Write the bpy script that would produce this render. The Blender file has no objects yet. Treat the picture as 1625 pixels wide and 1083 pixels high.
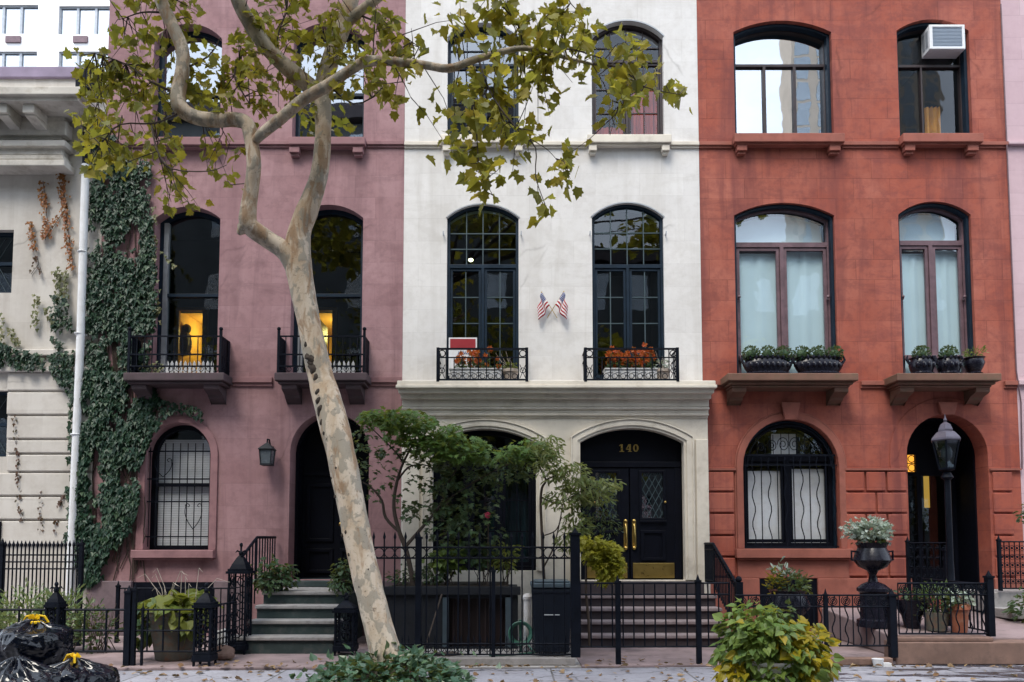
import bpy, math, random
from mathutils import Vector, Matrix, noise
from mathutils.geometry import tessellate_polygon
C = bpy.context.scene.collection
R = math.radians
rnd = random.Random(7)

# ------------------------------------------------------------------ view
EYE, FOC, PITCH, YPP, FAC = 1.6, 1170.0, R(3.5), 794.0, 13.0
def P(px, py, d):
    u = (px - 812.5) / FOC; v = (YPP - py) / FOC
    fw = math.cos(PITCH) - v * math.sin(PITCH); up = math.sin(PITCH) + v * math.cos(PITCH)
    return Vector((u * d / fw, d, EYE + up * d / fw))
def fx(px, py=600): return P(px, py, FAC).x
def fz(py): return P(812, py, FAC).z
def pj(c, d): return EYE + (c-EYE)*d/FAC          # height on a plane nearer than the facade that shows on the same row
def gd(px, py, z=0.0):          # distance at which a point of height z shows at row py
    k = P(px, py, 1.0).z - EYE
    return (z - EYE) / k

# ------------------------------------------------------------------ mesh builder
class MB:
    def __init__(s): s.v = []; s.f = []; s.uv = None
    def add(s, vs, fs):
        o = len(s.v); s.v += [tuple(p) for p in vs]; s.f += [tuple(i + o for i in f) for f in fs]; return s
    def box(s, x0, x1, y0, y1, z0, z1):
        return s.add([(x0,y0,z0),(x1,y0,z0),(x1,y1,z0),(x0,y1,z0),(x0,y0,z1),(x1,y0,z1),(x1,y1,z1),(x0,y1,z1)],
                     [(0,3,2,1),(4,5,6,7),(0,1,5,4),(1,2,6,5),(2,3,7,6),(3,0,4,7)])
    def obox(s, c, size, rot=0.0):
        hx, hy, hz = size[0]/2, size[1]/2, size[2]/2; ca, sa = math.cos(rot), math.sin(rot)
        vs = []
        for z in (-hz, hz):
            for x, y in ((-hx,-hy),(hx,-hy),(hx,hy),(-hx,hy)):
                vs.append((c[0]+x*ca-y*sa, c[1]+x*sa+y*ca, c[2]+z))
        return s.add(vs, [(0,3,2,1),(4,5,6,7),(0,1,5,4),(1,2,6,5),(2,3,7,6),(3,0,4,7)])
    def tube(s, pts, r, n=8, closed=False, caps=True):
        pts = [Vector(p) for p in pts]; m = len(pts)
        rs = r if isinstance(r, (list, tuple)) else [r]*m
        o = len(s.v); prev = None
        for i, p in enumerate(pts):
            if closed: t = pts[(i+1)%m] - pts[i-1]
            else: t = pts[min(i+1,m-1)] - pts[max(i-1,0)]
            if t.length < 1e-9: t = Vector((0,0,1))
            t.normalize()
            if prev is None:
                a = Vector((0,0,1)) if abs(t.z) < .9 else Vector((0,1,0))
                nrm = (a - t*a.dot(t)).normalized()
            else:
                nrm = prev - t*prev.dot(t)
                nrm = nrm.normalized() if nrm.length > 1e-6 else t.orthogonal().normalized()
            prev = nrm; b = t.cross(nrm)
            for k in range(n):
                a = 2*math.pi*k/n
                s.v.append(tuple(p + (nrm*math.cos(a) + b*math.sin(a))*rs[i]))
        for i in range(m if closed else m-1):
            j = (i+1) % m
            for k in range(n):
                l = (k+1) % n
                s.f.append((o+i*n+k, o+i*n+l, o+j*n+l, o+j*n+k))
        if caps and not closed:
            s.f.append(tuple(o+k for k in range(n))[::-1]); s.f.append(tuple(o+(m-1)*n+k for k in range(n)))
        return s
    def bar(s, a, b, w, n=4): return s.tube([a, b], w, n)
    def ring(s, c, r, t, axis='y', n=16, m=5):
        pts = []
        for k in range(n):
            a = 2*math.pi*k/n; u, v = r*math.cos(a), r*math.sin(a)
            pts.append((c[0]+u, c[1], c[2]+v) if axis == 'y' else (c[0], c[1]+u, c[2]+v) if axis == 'x' else (c[0]+u, c[1]+v, c[2]))
        return s.tube(pts, t, m, closed=True)
    def lathe(s, c, prof, n=20, sx=1.0, sy=1.0, rot=0.0):
        o = len(s.v); m = len(prof)
        for r, z in prof:
            for k in range(n):
                a = 2*math.pi*k/n + rot
                s.v.append((c[0]+r*sx*math.cos(a), c[1]+r*sy*math.sin(a), c[2]+z))
        for i in range(m-1):
            for k in range(n):
                l = (k+1) % n
                s.f.append((o+i*n+k, o+i*n+l, o+(i+1)*n+l, o+(i+1)*n+k))
        s.f.append(tuple(o+k for k in range(n))[::-1]); s.f.append(tuple(o+(m-1)*n+k for k in range(n)))
        return s
    def ball(s, c, r, n=8, m=6, sz=1.0):
        prof = [(max(1e-4, r*math.sin(math.pi*i/m)), -r*sz*math.cos(math.pi*i/m)) for i in range(m+1)]
        return s.lathe(c, prof, n)
    def plate(s, outer, holes, y0, y1, back=True):          # outlines in x, z; front at y0, back at y1
        loops = [outer] + list(holes)
        flat = [p for l in loops for p in l]
        tris = tessellate_polygon([[Vector((p[0], p[1], 0)) for p in l] for l in loops])
        n = len(flat); o = len(s.v)
        s.v += [(p[0], y0, p[1]) for p in flat] + [(p[0], y1, p[1]) for p in flat]
        for t in tris:
            a, b, c = [flat[i] for i in t]
            ar = (b[0]-a[0])*(c[1]-a[1]) - (b[1]-a[1])*(c[0]-a[0])
            t = tuple(t) if ar > 0 else tuple(t)[::-1]
            s.f.append(tuple(o+i for i in t))
            if back: s.f.append(tuple(o+n+i for i in t)[::-1])
        k = 0
        for li, l in enumerate(loops):
            ar = sum(l[i-1][0]*l[i][1]-l[i][0]*l[i-1][1] for i in range(len(l)))
            flip = (ar > 0) == (li == 0)
            for i in range(len(l)):
                j = (i+1) % len(l)
                q = (o+k+i, o+n+k+i, o+n+k+j, o+k+j)
                s.f.append(q if flip else q[::-1])
            k += len(l)
        return s
    def prism_x(s, poly, x0, x1):                            # poly in y, z
        n = len(poly); o = len(s.v)
        s.v += [(x0, p[0], p[1]) for p in poly] + [(x1, p[0], p[1]) for p in poly]
        s.f.append(tuple(o+i for i in range(n))[::-1]); s.f.append(tuple(o+n+i for i in range(n)))
        for i in range(n):
            j = (i+1) % n; s.f.append((o+i, o+j, o+n+j, o+n+i))
        return s
    def leaf(s, p, tip, nrm, size, shape):
        tip = Vector(tip).normalized(); nrm = Vector(nrm); side = tip.cross(nrm)
        if side.length < 1e-4: side = tip.orthogonal()
        side.normalize(); nrm = side.cross(tip); p = Vector(p); o = len(s.v)
        mid, half, fold = shape
        cv = rnd.uniform(-.05, .16); fold = fold*rnd.uniform(.1, 1.9); s.v += [tuple(p + tip*(m*size) - nrm*(cv*size*(m*m*1.6))) for m in mid]; nm = len(mid)
        for sg in (1, -1):
            b = len(s.v)
            s.v += [tuple(p + side*(sg*x*size) + tip*(y*size) + nrm*(fold*x*size)) for x, y in half]
            f = tuple(range(b, len(s.v))) + tuple(o+i for i in reversed(range(nm)))
            s.f.append(f if sg < 0 else f[::-1])
        return s
    def build(s, name, mat, parent=None, smooth=False, bevel=0.0, uv=None, recalc=False):
        root = parent
        while root is not None and root.parent is not None: root = root.parent
        off = root.location.copy() if root is not None else Vector((0,0,0))
        me = bpy.data.meshes.new(name)
        me.from_pydata([(x-off.x, y-off.y, z-off.z) for x, y, z in s.v], [], s.f)
        if recalc:
            import bmesh
            bm = bmesh.new(); bm.from_mesh(me); bmesh.ops.recalc_face_normals(bm, faces=bm.faces); bm.to_mesh(me); bm.free()
        if uv:
            l = me.uv_layers.new(name='UVMap')
            for lp in me.loops: l.data[lp.index].uv = uv[lp.vertex_index]
        if smooth:
            me.polygons.foreach_set('use_smooth', [True]*len(me.polygons))
            me.set_sharp_from_angle(angle=R(40))
        me.materials.append(mat); me.update()
        ob = bpy.data.objects.new(name, me); C.objects.link(ob)
        if parent is not None: ob.parent = parent
        if bevel:
            b = ob.modifiers.new('edge', 'BEVEL'); b.width = bevel; b.segments = 2; b.limit_method = 'ANGLE'; b.angle_limit = R(50)
        return ob
    def thing(s, name, mat, base, label, cat, group=None, **k):     # a thing that is one mesh, origin at its base
        ob = s.build(name, mat, None, **k)
        base = Vector(base)
        for v in ob.data.vertices: v.co -= base
        ob.location = base; tag(ob, label, cat, group); return ob

def tag(o, label=None, cat=None, group=None, kind=None):
    if label: o['label'] = label
    if cat: o['category'] = cat
    if group: o['group'] = group
    if kind: o['kind'] = kind
    return o
def thing(name, label, cat, loc, group=None):
    o = bpy.data.objects.new(name, None); C.objects.link(o); o.location = loc; o.empty_display_size = .2
    return tag(o, label, cat, group)
def copy_tree(o, parent=None, loc=None):
    c = o.copy(); C.objects.link(c); c.parent = parent
    if loc is not None: c.location = loc
    for ch in list(o.children): copy_tree(ch, c)
    return c

class Arch:                                                  # opening outline: flat bottom, arched top
    def __init__(s, x0, x1, z0, zs, zt):
        s.x0, s.x1, s.z0, s.zs, s.zt = x0, x1, z0, zs, zt
        w = (x1-x0)/2; h = max(1e-3, min(zt-zs, w)); s.R = (w*w+h*h)/(2*h); s.cx = (x0+x1)/2; s.cz = zt-s.R; s.w = w
    def pts(s, n=18, z0=None):
        z0 = s.z0 if z0 is None else z0
        a = math.asin(min(1, s.w/s.R)); out = [(s.x0, z0), (s.x1, z0)]
        for i in range(n+1):
            t = a - 2*a*i/n; out.append((s.cx+s.R*math.sin(t), s.cz+s.R*math.cos(t)))
        return out
    def inset(s, t, tb=None):
        tb = t if tb is None else tb; w = s.w-t; r = s.R-t
        return Arch(s.x0+t, s.x1-t, s.z0+tb, s.cz+math.sqrt(max(1e-6, r*r-w*w)), s.zt-t)
    def top(s, x):
        d = min(abs(x-s.cx), s.R*.9999); return s.cz+math.sqrt(s.R*s.R-d*d)
    def band(s, t, n=18):                                    # arch band (legs + arc) outside the opening, thickness t
        o = s.inset(-t, 0); a = o.pts(n); b = s.pts(n)
        return [a[0]] + [b[0]] + b[2:][::-1] + [b[1]] + [a[1]] + a[2:]
def apx(x0, x1, yt, ys, yb, d=FAC, db=None):
    r = (yt+yb)/2; return Arch(P(x0, r, d).x, P(x1, r, d).x, P(0, yb, db or d).z, P(0, ys, d).z, P(0, yt, d).z)
def rect(x0, x1, z0, z1): return [(x0,z0),(x1,z0),(x1,z1),(x0,z1)]

# ------------------------------------------------------------------ materials
class N:
    def __init__(s, name):
        s.m = bpy.data.materials.new(name); s.m.use_nodes = True; s.t = s.m.node_tree; s.t.nodes.clear()
        s.out = s.n('ShaderNodeOutputMaterial')
    def n(s, typ, ins=None, **k):
        nd = s.t.nodes.new(typ)
        for a, b in k.items(): setattr(nd, a, b)
        for a, b in (ins or {}).items():
            if isinstance(b, bpy.types.NodeSocket): s.t.links.new(b, nd.inputs[a])
            else: nd.inputs[a].default_value = b
        return nd
    def obj(s): return s.n('ShaderNodeTexCoord').outputs['Object']
    def map(s, vec, scale=(1,1,1), loc=(0,0,0), rot=(0,0,0)):
        return s.n('ShaderNodeMapping', {'Vector': vec, 'Scale': scale, 'Location': loc, 'Rotation': rot}).outputs[0]
    def noise(s, vec, scale, detail=4, rough=.55, dist=0):
        return s.n('ShaderNodeTexNoise', {'Vector': vec, 'Scale': scale, 'Detail': detail, 'Roughness': rough, 'Distortion': dist}).outputs['Fac']
    def ramp(s, fac, stops, interp='LINEAR'):
        nd = s.n('ShaderNodeValToRGB', {'Fac': fac}); cr = nd.color_ramp; cr.interpolation = interp
        while len(cr.elements) < len(stops): cr.elements.new(.5)
        for e, (p, c) in zip(cr.elements, stops):
            e.position = p; e.color = (c, c, c, 1) if isinstance(c, (int, float)) else (*c, 1)
        return nd.outputs[0]
    def mix(s, fac, a, b, mode='MIX'):
        nd = s.n('ShaderNodeMix', data_type='RGBA', blend_type=mode)
        for i, x in ((0, fac), (6, a), (7, b)):
            if isinstance(x, bpy.types.NodeSocket): s.t.links.new(x, nd.inputs[i])
            else: nd.inputs[i].default_value = x if i == 0 else (*x, 1) if len(x) == 3 else x
        return nd.outputs[2]
    def math(s, op, a, b=0.0):
        nd = s.n('ShaderNodeMath', operation=op)
        for i, x in ((0, a), (1, b)):
            if isinstance(x, bpy.types.NodeSocket): s.t.links.new(x, nd.inputs[i])
            else: nd.inputs[i].default_value = x
        return nd.outputs[0]
    def bump(s, h, strength=.3, dist=.01, nrm=None):
        i = {'Height': h, 'Strength': strength, 'Distance': dist}
        if nrm is not None: i['Normal'] = nrm
        return s.n('ShaderNodeBump', i).outputs[0]
    def pbsdf(s, **k):
        ins = {}
        for a, b in k.items():
            a = {'color': 'Base Color', 'rough': 'Roughness', 'normal': 'Normal', 'metal': 'Metallic', 'spec': 'Specular IOR Level',
                 'coat': 'Coat Weight', 'emit': 'Emission Color', 'estr': 'Emission Strength'}[a]
            if isinstance(b, tuple) and len(b) == 3: b = (*b, 1)
            ins[a] = b
        return s.n('ShaderNodeBsdfPrincipled', ins)
    def done(s, sh):
        s.t.links.new(sh.outputs[0] if hasattr(sh, 'outputs') else sh, s.out.inputs[0]); return s.m

def mat(name, col, rough=.6, var=.25, vs=3.0, bump=.15, bs=40, metal=0.0, spec=.4, dirt=None, dirt_amt=.5):
    k = N(name); o = k.obj(); n1 = k.noise(o, vs, 5, .6)
    dark = tuple(c*(1-var) for c in col); lite = tuple(min(1, c*(1+var)) for c in col)
    c = k.mix(k.ramp(n1, [(.3, 0), (.7, 1)]), dark, lite)
    if dirt: c = k.mix(k.math('MULTIPLY', k.ramp(k.noise(o, vs*2.3, 6, .65), [(.5, 0), (.68, 1)]), dirt_amt), c, dirt)
    rr = k.ramp(k.noise(o, vs*4, 3), [(.3, max(.02, rough-.08)), (.7, min(1, rough+.08))])
    a = dict(color=c, rough=rr, metal=metal, spec=spec)
    if bump: a['normal'] = k.bump(k.noise(o, bs, 4, .6), bump, .006)
    return k.done(k.pbsdf(**a))

def wall_mat(name, col, stain, light, bw=.62, bh=.365, joint=.22, zoff=0.0, streak=.35, fine=120, patch=.5, lowdirt=None):
    k = N(name); o = k.obj()
    sx = k.n('ShaderNodeSeparateXYZ', {'Vector': o})
    uv = k.n('ShaderNodeCombineXYZ', {'X': sx.outputs[0], 'Y': k.math('ADD', sx.outputs[2], zoff)}).outputs[0]
    wob = k.n('ShaderNodeTexNoise', {'Vector': o, 'Scale': 1.6, 'Detail': 3}).outputs['Color']
    uvw = k.n('ShaderNodeVectorMath', {0: uv, 1: k.n('ShaderNodeVectorMath', {0: wob, 'Scale': .018}, operation='SCALE').outputs[0]}, operation='ADD').outputs[0]
    br = k.n('ShaderNodeTexBrick', {'Vector': uvw, 'Color1': (0,0,0,1), 'Color2': (1,1,1,1), 'Mortar': (.5,.5,.5,1), 'Scale': 1.0, 'Mortar Size': .006,
              'Mortar Smooth': .4, 'Brick Width': bw, 'Row Height': bh, 'Bias': 0.0})
    br.offset = .5
    big = k.noise(o, .55, 6, .62, .4)
    c = k.mix(k.math('MULTIPLY', k.ramp(big, [(.42, 0), (.62, 1)]), patch), col, light)
    st = k.noise(k.map(o, (2.6, 1, .20)), 1.0, 4, .6, .8)
    c = k.mix(k.math('MULTIPLY', k.ramp(st, [(.47, 0), (.68, 1)]), streak), c, stain)
    c = k.mix(k.math('MULTIPLY', k.ramp(k.noise(k.map(o, (.9, 1, 1.6), (4,2,9)), 1.1, 7, .72, .6), [(.53, 0), (.60, 1)]), streak*.55), c, stain)
    c = k.mix(k.math('MULTIPLY', k.ramp(k.noise(k.map(o, (2.2, 1, 9), (1,2,3)), 1.0, 5, .65, .3), [(.55, 0), (.68, 1)]), patch*.3), c, light)
    mid = k.noise(o, 5, 6, .7)
    c = k.mix(k.math('MULTIPLY', k.ramp(mid, [(.46, 0), (.66, 1)]), streak*.7), c, stain)
    tint = k.mix(.5, c, br.outputs['Color'], 'SOFT_LIGHT')
    c = k.mix(.22, c, tint)
    jn = k.ramp(k.noise(o, 1.3, 3), [(.35, .15), (.6, 1)])
    jf = k.math('MULTIPLY', k.math('MULTIPLY', br.outputs['Fac'], jn), joint)
    c = k.mix(jf, c, tuple(x*.35 for x in stain))
    if lowdirt is not None:
        pass
    crk = k.n('ShaderNodeTexVoronoi', {'Vector': k.n('ShaderNodeVectorMath', {0: k.map(o, (1,1,.8)), 1: k.n('ShaderNodeVectorMath', {0: k.n('ShaderNodeTexNoise', {'Vector': o, 'Scale': 1.4, 'Detail': 5}).outputs['Color'], 'Scale': .40}, operation='SCALE').outputs[0]}, operation='ADD').outputs[0], 'Scale': .30}, feature='DISTANCE_TO_EDGE').outputs[0]
    ck = k.math('MULTIPLY', k.ramp(crk, [(.0015, 1), (.005, 0)]), k.ramp(k.noise(o, .8, 2), [(.52, 0), (.62, .45)]))
    c = k.mix(ck, c, tuple(x*.4 for x in stain))
    h = k.math('ADD', k.math('MULTIPLY', k.noise(o, fine, 4, .7), .6), k.math('MULTIPLY', k.noise(o, 9, 4), .8))
    h = k.math('SUBTRACT', h, k.math('MULTIPLY', k.math('MULTIPLY', br.outputs['Fac'], jn), .7*min(1, joint*3)))
    return k.done(k.pbsdf(color=c, rough=.86, spec=.22, normal=k.bump(h, .35, .006)))

def glass_mat(name, refl, tint=(.75,.82,.85), wav=.05):
    k = N(name); o = k.obj()
    nb = k.bump(k.noise(o, 1.7, 2, .4), wav, .05)
    fr = k.math('POWER', k.n('ShaderNodeLayerWeight', {'Blend': .5}).outputs['Facing'], 4.0)
    f = k.math('MINIMUM', k.math('ADD', k.math('MULTIPLY', fr, .8), refl+.05), .97)
    tr = k.n('ShaderNodeBsdfTransparent', {'Color': (*tint, 1)})
    gl = k.n('ShaderNodeBsdfGlossy', {'Color': (.92,.96,1,1), 'Roughness': .015, 'Normal': nb})
    m = k.n('ShaderNodeMixShader', {0: f, 1: tr.outputs[0], 2: gl.outputs[0]})
    return k.done(m)

def leaf_mat(name, cols, rough=.45, trans=.35, spec=.4):
    k = N(name); g = k.n('ShaderNodeNewGeometry').outputs['Random Per Island']
    c = k.ramp(g, [(i/(len(cols)-1), c) for i, c in enumerate(cols)])
    c = k.mix(k.math('MULTIPLY', k.noise(k.obj(), 14, 3), .5), c, tuple(x*.55 for x in cols[0]))
    p = k.pbsdf(color=c, rough=rough, spec=spec)
    t = k.n('ShaderNodeBsdfTranslucent', {'Color': k.mix(.35, c, (.6,.55,.06))})
    return k.done(k.n('ShaderNodeMixShader', {0: trans, 1: p.outputs[0], 2: t.outputs[0]}))

def emit_mat(name, col, s):
    k = N(name); return k.done(k.n('ShaderNodeEmission', {'Color': (*col, 1), 'Strength': s}))

def bark_mat():
    k = N('plane_bark'); o = k.obj()
    v = k.map(o, (1, 1, .55))
    a = k.noise(v, 5.5, 5, .6, .6); b = k.noise(k.map(o, (1,1,.6), (3,1,7)), 9, 4, .55, .3); c3 = k.noise(k.map(o, (1,1,1.5), (9,2,1)), 22, 5, .7)
    c = k.mix(k.ramp(a, [(.34, 0), (.58, 1)]), (.40,.30,.205), (.55,.47,.38))
    c = k.mix(k.ramp(b, [(.49, 0), (.535, .75)]), c, (.26,.24,.20))
    c = k.mix(k.ramp(k.noise(k.map(o, (1,1,.34), (5,5,5)), 7, 6, .65, .5), [(.52, 0), (.60, .8)]), c, (.28,.175,.10))
    c = k.mix(k.math('MULTIPLY', k.ramp(c3, [(.58, 0), (.7, 1)]), .75), c, (.08,.065,.05))
    h = k.math('ADD', k.math('MULTIPLY', k.ramp(b, [(.5,0),(.56,1)]), .5), k.math('MULTIPLY', k.noise(o, 60, 5, .7), .5))
    return k.done(k.pbsdf(color=c, rough=.8, spec=.25, normal=k.bump(h, .5, .008)))

M = {}
M['purple'] = wall_mat('mauve_stucco', (.328,.190,.203), (.17,.095,.105), (.43,.272,.286), .74, .40, .20, .1, .5, 140)
M['purple_trim'] = mat('mauve_trim', (.27,.145,.155), .85, .2, 2, .25, 80, dirt=(.16,.08,.09))
M['plinth'] = mat('plinth_stone', (.17,.125,.14), .85, .2, 2, .3, 80, dirt=(.08,.06,.07))
M['white'] = wall_mat('white_stucco', (.68,.665,.655), (.50,.475,.445), (.76,.745,.735), .80, .42, .13, .05, .42, 130)
M['cream'] = mat('cream_painted_stone', (.67,.62,.54), .75, .12, 1.6, .2, 70, dirt=(.38,.33,.27), dirt_amt=.4)
M['red'] = wall_mat('red_stucco', (.335,.089,.059), (.18,.056,.052), (.425,.16,.118), .66, .375, .48, .0, .75, 120)
M['red_trim'] = mat('red_stone_trim', (.29,.098,.072), .85, .2, 2.2, .3, 70, dirt=(.18,.06,.045))
M['brown_slab'] = mat('brown_stone_slab', (.16,.085,.06), .8, .25, 3, .3, 60, dirt=(.10,.09,.05))
M['mauve_slab'] = mat('dark_mauve_slab', (.075,.052,.060), .85, .25, 3, .3, 60, dirt=(.06,.05,.05))
M['pink'] = wall_mat('pink_stucco', (.55,.40,.44), (.42,.29,.32), (.6,.45,.48), .8, .42, .25, .0, .3)
M['beige'] = wall_mat('beige_limestone', (.57,.54,.50), (.40,.36,.32), (.65,.62,.58), 1.4, .8, .12, .0, .4, 90)
M['beige_trim'] = mat('limestone_trim', (.57,.54,.49), .85, .2, 1.5, .3, 60, dirt=(.27,.23,.18), dirt_amt=.6)
M['far_white'] = mat('white_brick_tower', (.80,.78,.77), .8, .05, 2, .1, 60)
M['opp_brick'] = mat('grey_brick', (.085,.092,.095), .9, .2, 1, .2, 20)
M['opp_pale'] = mat('tan_brick', (.52,.43,.34), .9, .15, .6, .2, 10)
M['iron'] = mat('black_iron', (.006,.008,.014), .55, .3, 8, .15, 90, spec=.09)
M['black_paint'] = mat('black_door_paint', (.004,.005,.010), .45, .2, 4, .06, 40, spec=.13)
M['navy'] = mat('navy_window_paint', (.009,.020,.036), .45, .25, 4, .1, 60, spec=.2)
M['plum'] = mat('plum_window_paint', (.14,.085,.10), .45, .25, 5, .15, 60, dirt=(.06,.04,.05))
M['darkwood'] = mat('dark_brown_frame', (.035,.024,.026), .45, .25, 5, .12, 60)
M['muntin'] = mat('grey_muntin', (.045,.075,.09), .5, .2, 6, .05, 60)
M['white_paint'] = mat('white_paint', (.72,.73,.75), .5, .06, 4, .08, 60, dirt=(.5,.48,.46), dirt_amt=.3)
M['steel'] = mat('grey_metal', (.33,.35,.38), .4, .15, 6, .05, 60, metal=.3)
M['brass'] = mat('polished_brass', (.55,.38,.12), .34, .08, 6, .0, 60, metal=1.0)
M['interior'] = mat('room_plaster', (.16,.145,.13), .9, .1, 1, 0)
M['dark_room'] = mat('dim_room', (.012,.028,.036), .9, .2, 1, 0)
M['warm_room'] = mat('yellow_room_plaster', (.50,.27,.06), .9, .3, 1.5, 0)
M['blind'] = mat('pale_blue_shade', (.62,.82,.88), .8, .05, 1.2, .05, 200)
M['curtain'] = mat('teal_curtain', (.05,.075,.085), .9, .3, 2, .1, 20)
M['red_curtain'] = mat('red_curtain', (.34,.05,.03), .9, .2, 2, .1, 20)
M['gold_curtain'] = mat('gold_curtain', (.50,.25,.05), .9, .2, 6, .1, 20)
M['glass'] = glass_mat('window_glass', .02, (.96,.98,1))
M['glass_mid'] = glass_mat('pale_reflecting_glass', .34, (.45,.55,.6), .03)
M['glass_soft'] = glass_mat('softly_reflecting_glass', .12, (.96,.98,1), .09)
M['glass_dark'] = glass_mat('dark_window_glass', .03, (.32,.50,.55))
M['glass_sky'] = glass_mat('sky_reflecting_glass', .52, (.5,.6,.65), .03)
M['glass_half'] = glass_mat('half_reflecting_glass', .20, (.45,.55,.6), .03)
M['step_green'] = mat('dark_green_step', (.032,.052,.054), .75, .25, 3, .25, 70, dirt=(.10,.10,.10), dirt_amt=.5)
M['tread'] = mat('worn_stone_tread', (.30,.29,.29), .75, .2, 4, .25, 70, dirt=(.14,.13,.13), dirt_amt=.6)
M['step_brown'] = mat('brownstone_riser', (.046,.036,.042), .8, .25, 3, .25, 70, dirt=(.06,.05,.05))
M['tread_pink'] = mat('pink_stone_tread', (.27,.222,.228), .75, .2, 4, .25, 70, dirt=(.20,.13,.13))
M['curb'] = mat('granite_kerb', (.27,.25,.24), .85, .2, 3, .3, 60, dirt=(.13,.12,.11))
M['brown_curb'] = mat('brown_stone_kerb', (.20,.125,.10), .85, .25, 3, .3, 60, dirt=(.10,.07,.06))
M['terracotta'] = mat('terracotta', (.42,.15,.085), .8, .2, 5, .15, 60, dirt=(.5,.38,.3), dirt_amt=.3)
M['palepot'] = mat('weathered_pale_pot', (.52,.44,.38), .8, .2, 6, .2, 50, dirt=(.28,.24,.2))
M['whitestone'] = mat('pale_cast_stone', (.62,.60,.60), .75, .12, 6, .2, 60, dirt=(.36,.35,.34))
M['blackpot'] = mat('black_glazed_pot', (.010,.010,.018), .25, .3, 8, .2, 40, spec=.3)
M['mossy'] = mat('mossy_clay_pot', (.12,.12,.10), .8, .3, 6, .25, 40, dirt=(.20,.10,.06), dirt_amt=.8)
M['soil'] = mat('potting_soil', (.025,.018,.013), 1, .4, 20, .5, 60)
M['bin'] = mat('navy_plastic_bin', (.008,.012,.022), .5, .15, 5, .05, 60, spec=.25)
M['bin_lid'] = mat('grey_bin_lid', (.06,.085,.105), .5, .15, 5, .05, 60)
M['binlabel'] = mat('white_label', (.6,.62,.65), .6, .05, 5, 0)
M['wood'] = mat('brown_twig', (.055,.040,.032), .85, .3, 12, .3, 60)
M['paletwig'] = mat('pale_dry_stem', (.40,.35,.30), .8, .2, 12, .1, 60)
M['lampglass'] = mat('frosted_lamp_glass', (.11,.13,.15), .25, .1, 5, 0)
M['lampcap'] = mat('lilac_grey_lamp_cap', (.095,.085,.115), .38, .2, 6, .1, 60, metal=.2)
M['yellow_tie'] = mat('yellow_tie', (.75,.48,.01), .45, .1, 8, .05, 60)
M['boxrelief'] = mat('white_planter_box', (.62,.62,.63), .75, .15, 12, .5, 25, dirt=(.3,.3,.3))
M['bark'] = bark_mat()
M['plane_leaf'] = leaf_mat('plane_leaf', [(.35,.28,.025),(.28,.275,.035),(.20,.225,.035),(.08,.115,.03),(.31,.29,.04),(.42,.30,.025)], .5, .48)
M['ivy_leaf'] = leaf_mat('ivy_leaf', [(.006,.028,.018),(.012,.044,.026),(.024,.068,.034),(.009,.035,.022),(.018,.055,.028),(.055,.105,.048)], .46, .10, .30)
M['ivy_young'] = leaf_mat('young_ivy_leaf', [(.16,.17,.07),(.10,.13,.06),(.21,.19,.09),(.06,.09,.05)], .5, .25)
M['ivy_red'] = leaf_mat('autumn_creeper_leaf', [(.30,.095,.02),(.23,.06,.02),(.36,.14,.03),(.14,.05,.025)], .5, .25)
M['ivy_brown'] = leaf_mat('dry_creeper_leaf', [(.06,.025,.02),(.10,.035,.025),(.03,.03,.02)], .6, .2)
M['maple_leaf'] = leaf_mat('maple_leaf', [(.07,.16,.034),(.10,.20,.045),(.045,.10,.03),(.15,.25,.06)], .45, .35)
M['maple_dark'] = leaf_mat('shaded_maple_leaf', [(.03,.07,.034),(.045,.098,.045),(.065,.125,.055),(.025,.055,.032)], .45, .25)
M['maple_pale'] = leaf_mat('pale_maple_leaf', [(.19,.24,.09),(.13,.20,.07),(.25,.27,.11),(.09,.15,.065)], .45, .35)
M['maple_yellow'] = leaf_mat('yellow_maple_leaf', [(.34,.33,.03),(.27,.28,.03),(.40,.34,.03),(.19,.23,.03)], .45, .4)
M['feathery'] = leaf_mat('feathery_leaf', [(.20,.30,.14),(.13,.22,.10),(.26,.34,.18),(.08,.14,.07)], .5, .35)
M['bush'] = leaf_mat('shrub_leaf', [(.035,.085,.04),(.05,.11,.05),(.025,.06,.035),(.08,.14,.06)], .45, .3)
M['box_leaf'] = leaf_mat('boxwood_leaf', [(.02,.065,.035),(.03,.09,.045),(.05,.12,.055)], .4, .25)
M['vine_leaf'] = leaf_mat('vine_leaf', [(.15,.24,.055),(.10,.19,.05),(.19,.27,.06),(.06,.12,.04)], .42, .35)
M['vine_yellow'] = leaf_mat('yellow_vine_leaf', [(.36,.28,.012),(.27,.23,.015),(.42,.31,.015),(.17,.18,.02)], .42, .4)
M['hosta'] = leaf_mat('hosta_leaf', [(.15,.20,.04),(.10,.16,.04),(.22,.24,.05),(.07,.12,.035)], .42, .35)
M['silver'] = leaf_mat('silvery_leaf', [(.42,.50,.45),(.32,.42,.36),(.52,.58,.54),(.22,.32,.27)], .6, .25)
M['orange'] = leaf_mat('orange_petal', [(.55,.10,.015),(.48,.06,.015),(.60,.17,.02),(.30,.04,.015)], .5, .3)
M['dry_leaf'] = leaf_mat('fallen_leaf', [(.26,.16,.08),(.18,.09,.045),(.36,.25,.14),(.11,.06,.035)], .7, .1)
M['ground_ivy'] = leaf_mat('ground_cover_leaf', [(.035,.10,.06),(.06,.14,.08),(.025,.07,.046),(.13,.22,.11)], .38, .2, .5)

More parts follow.
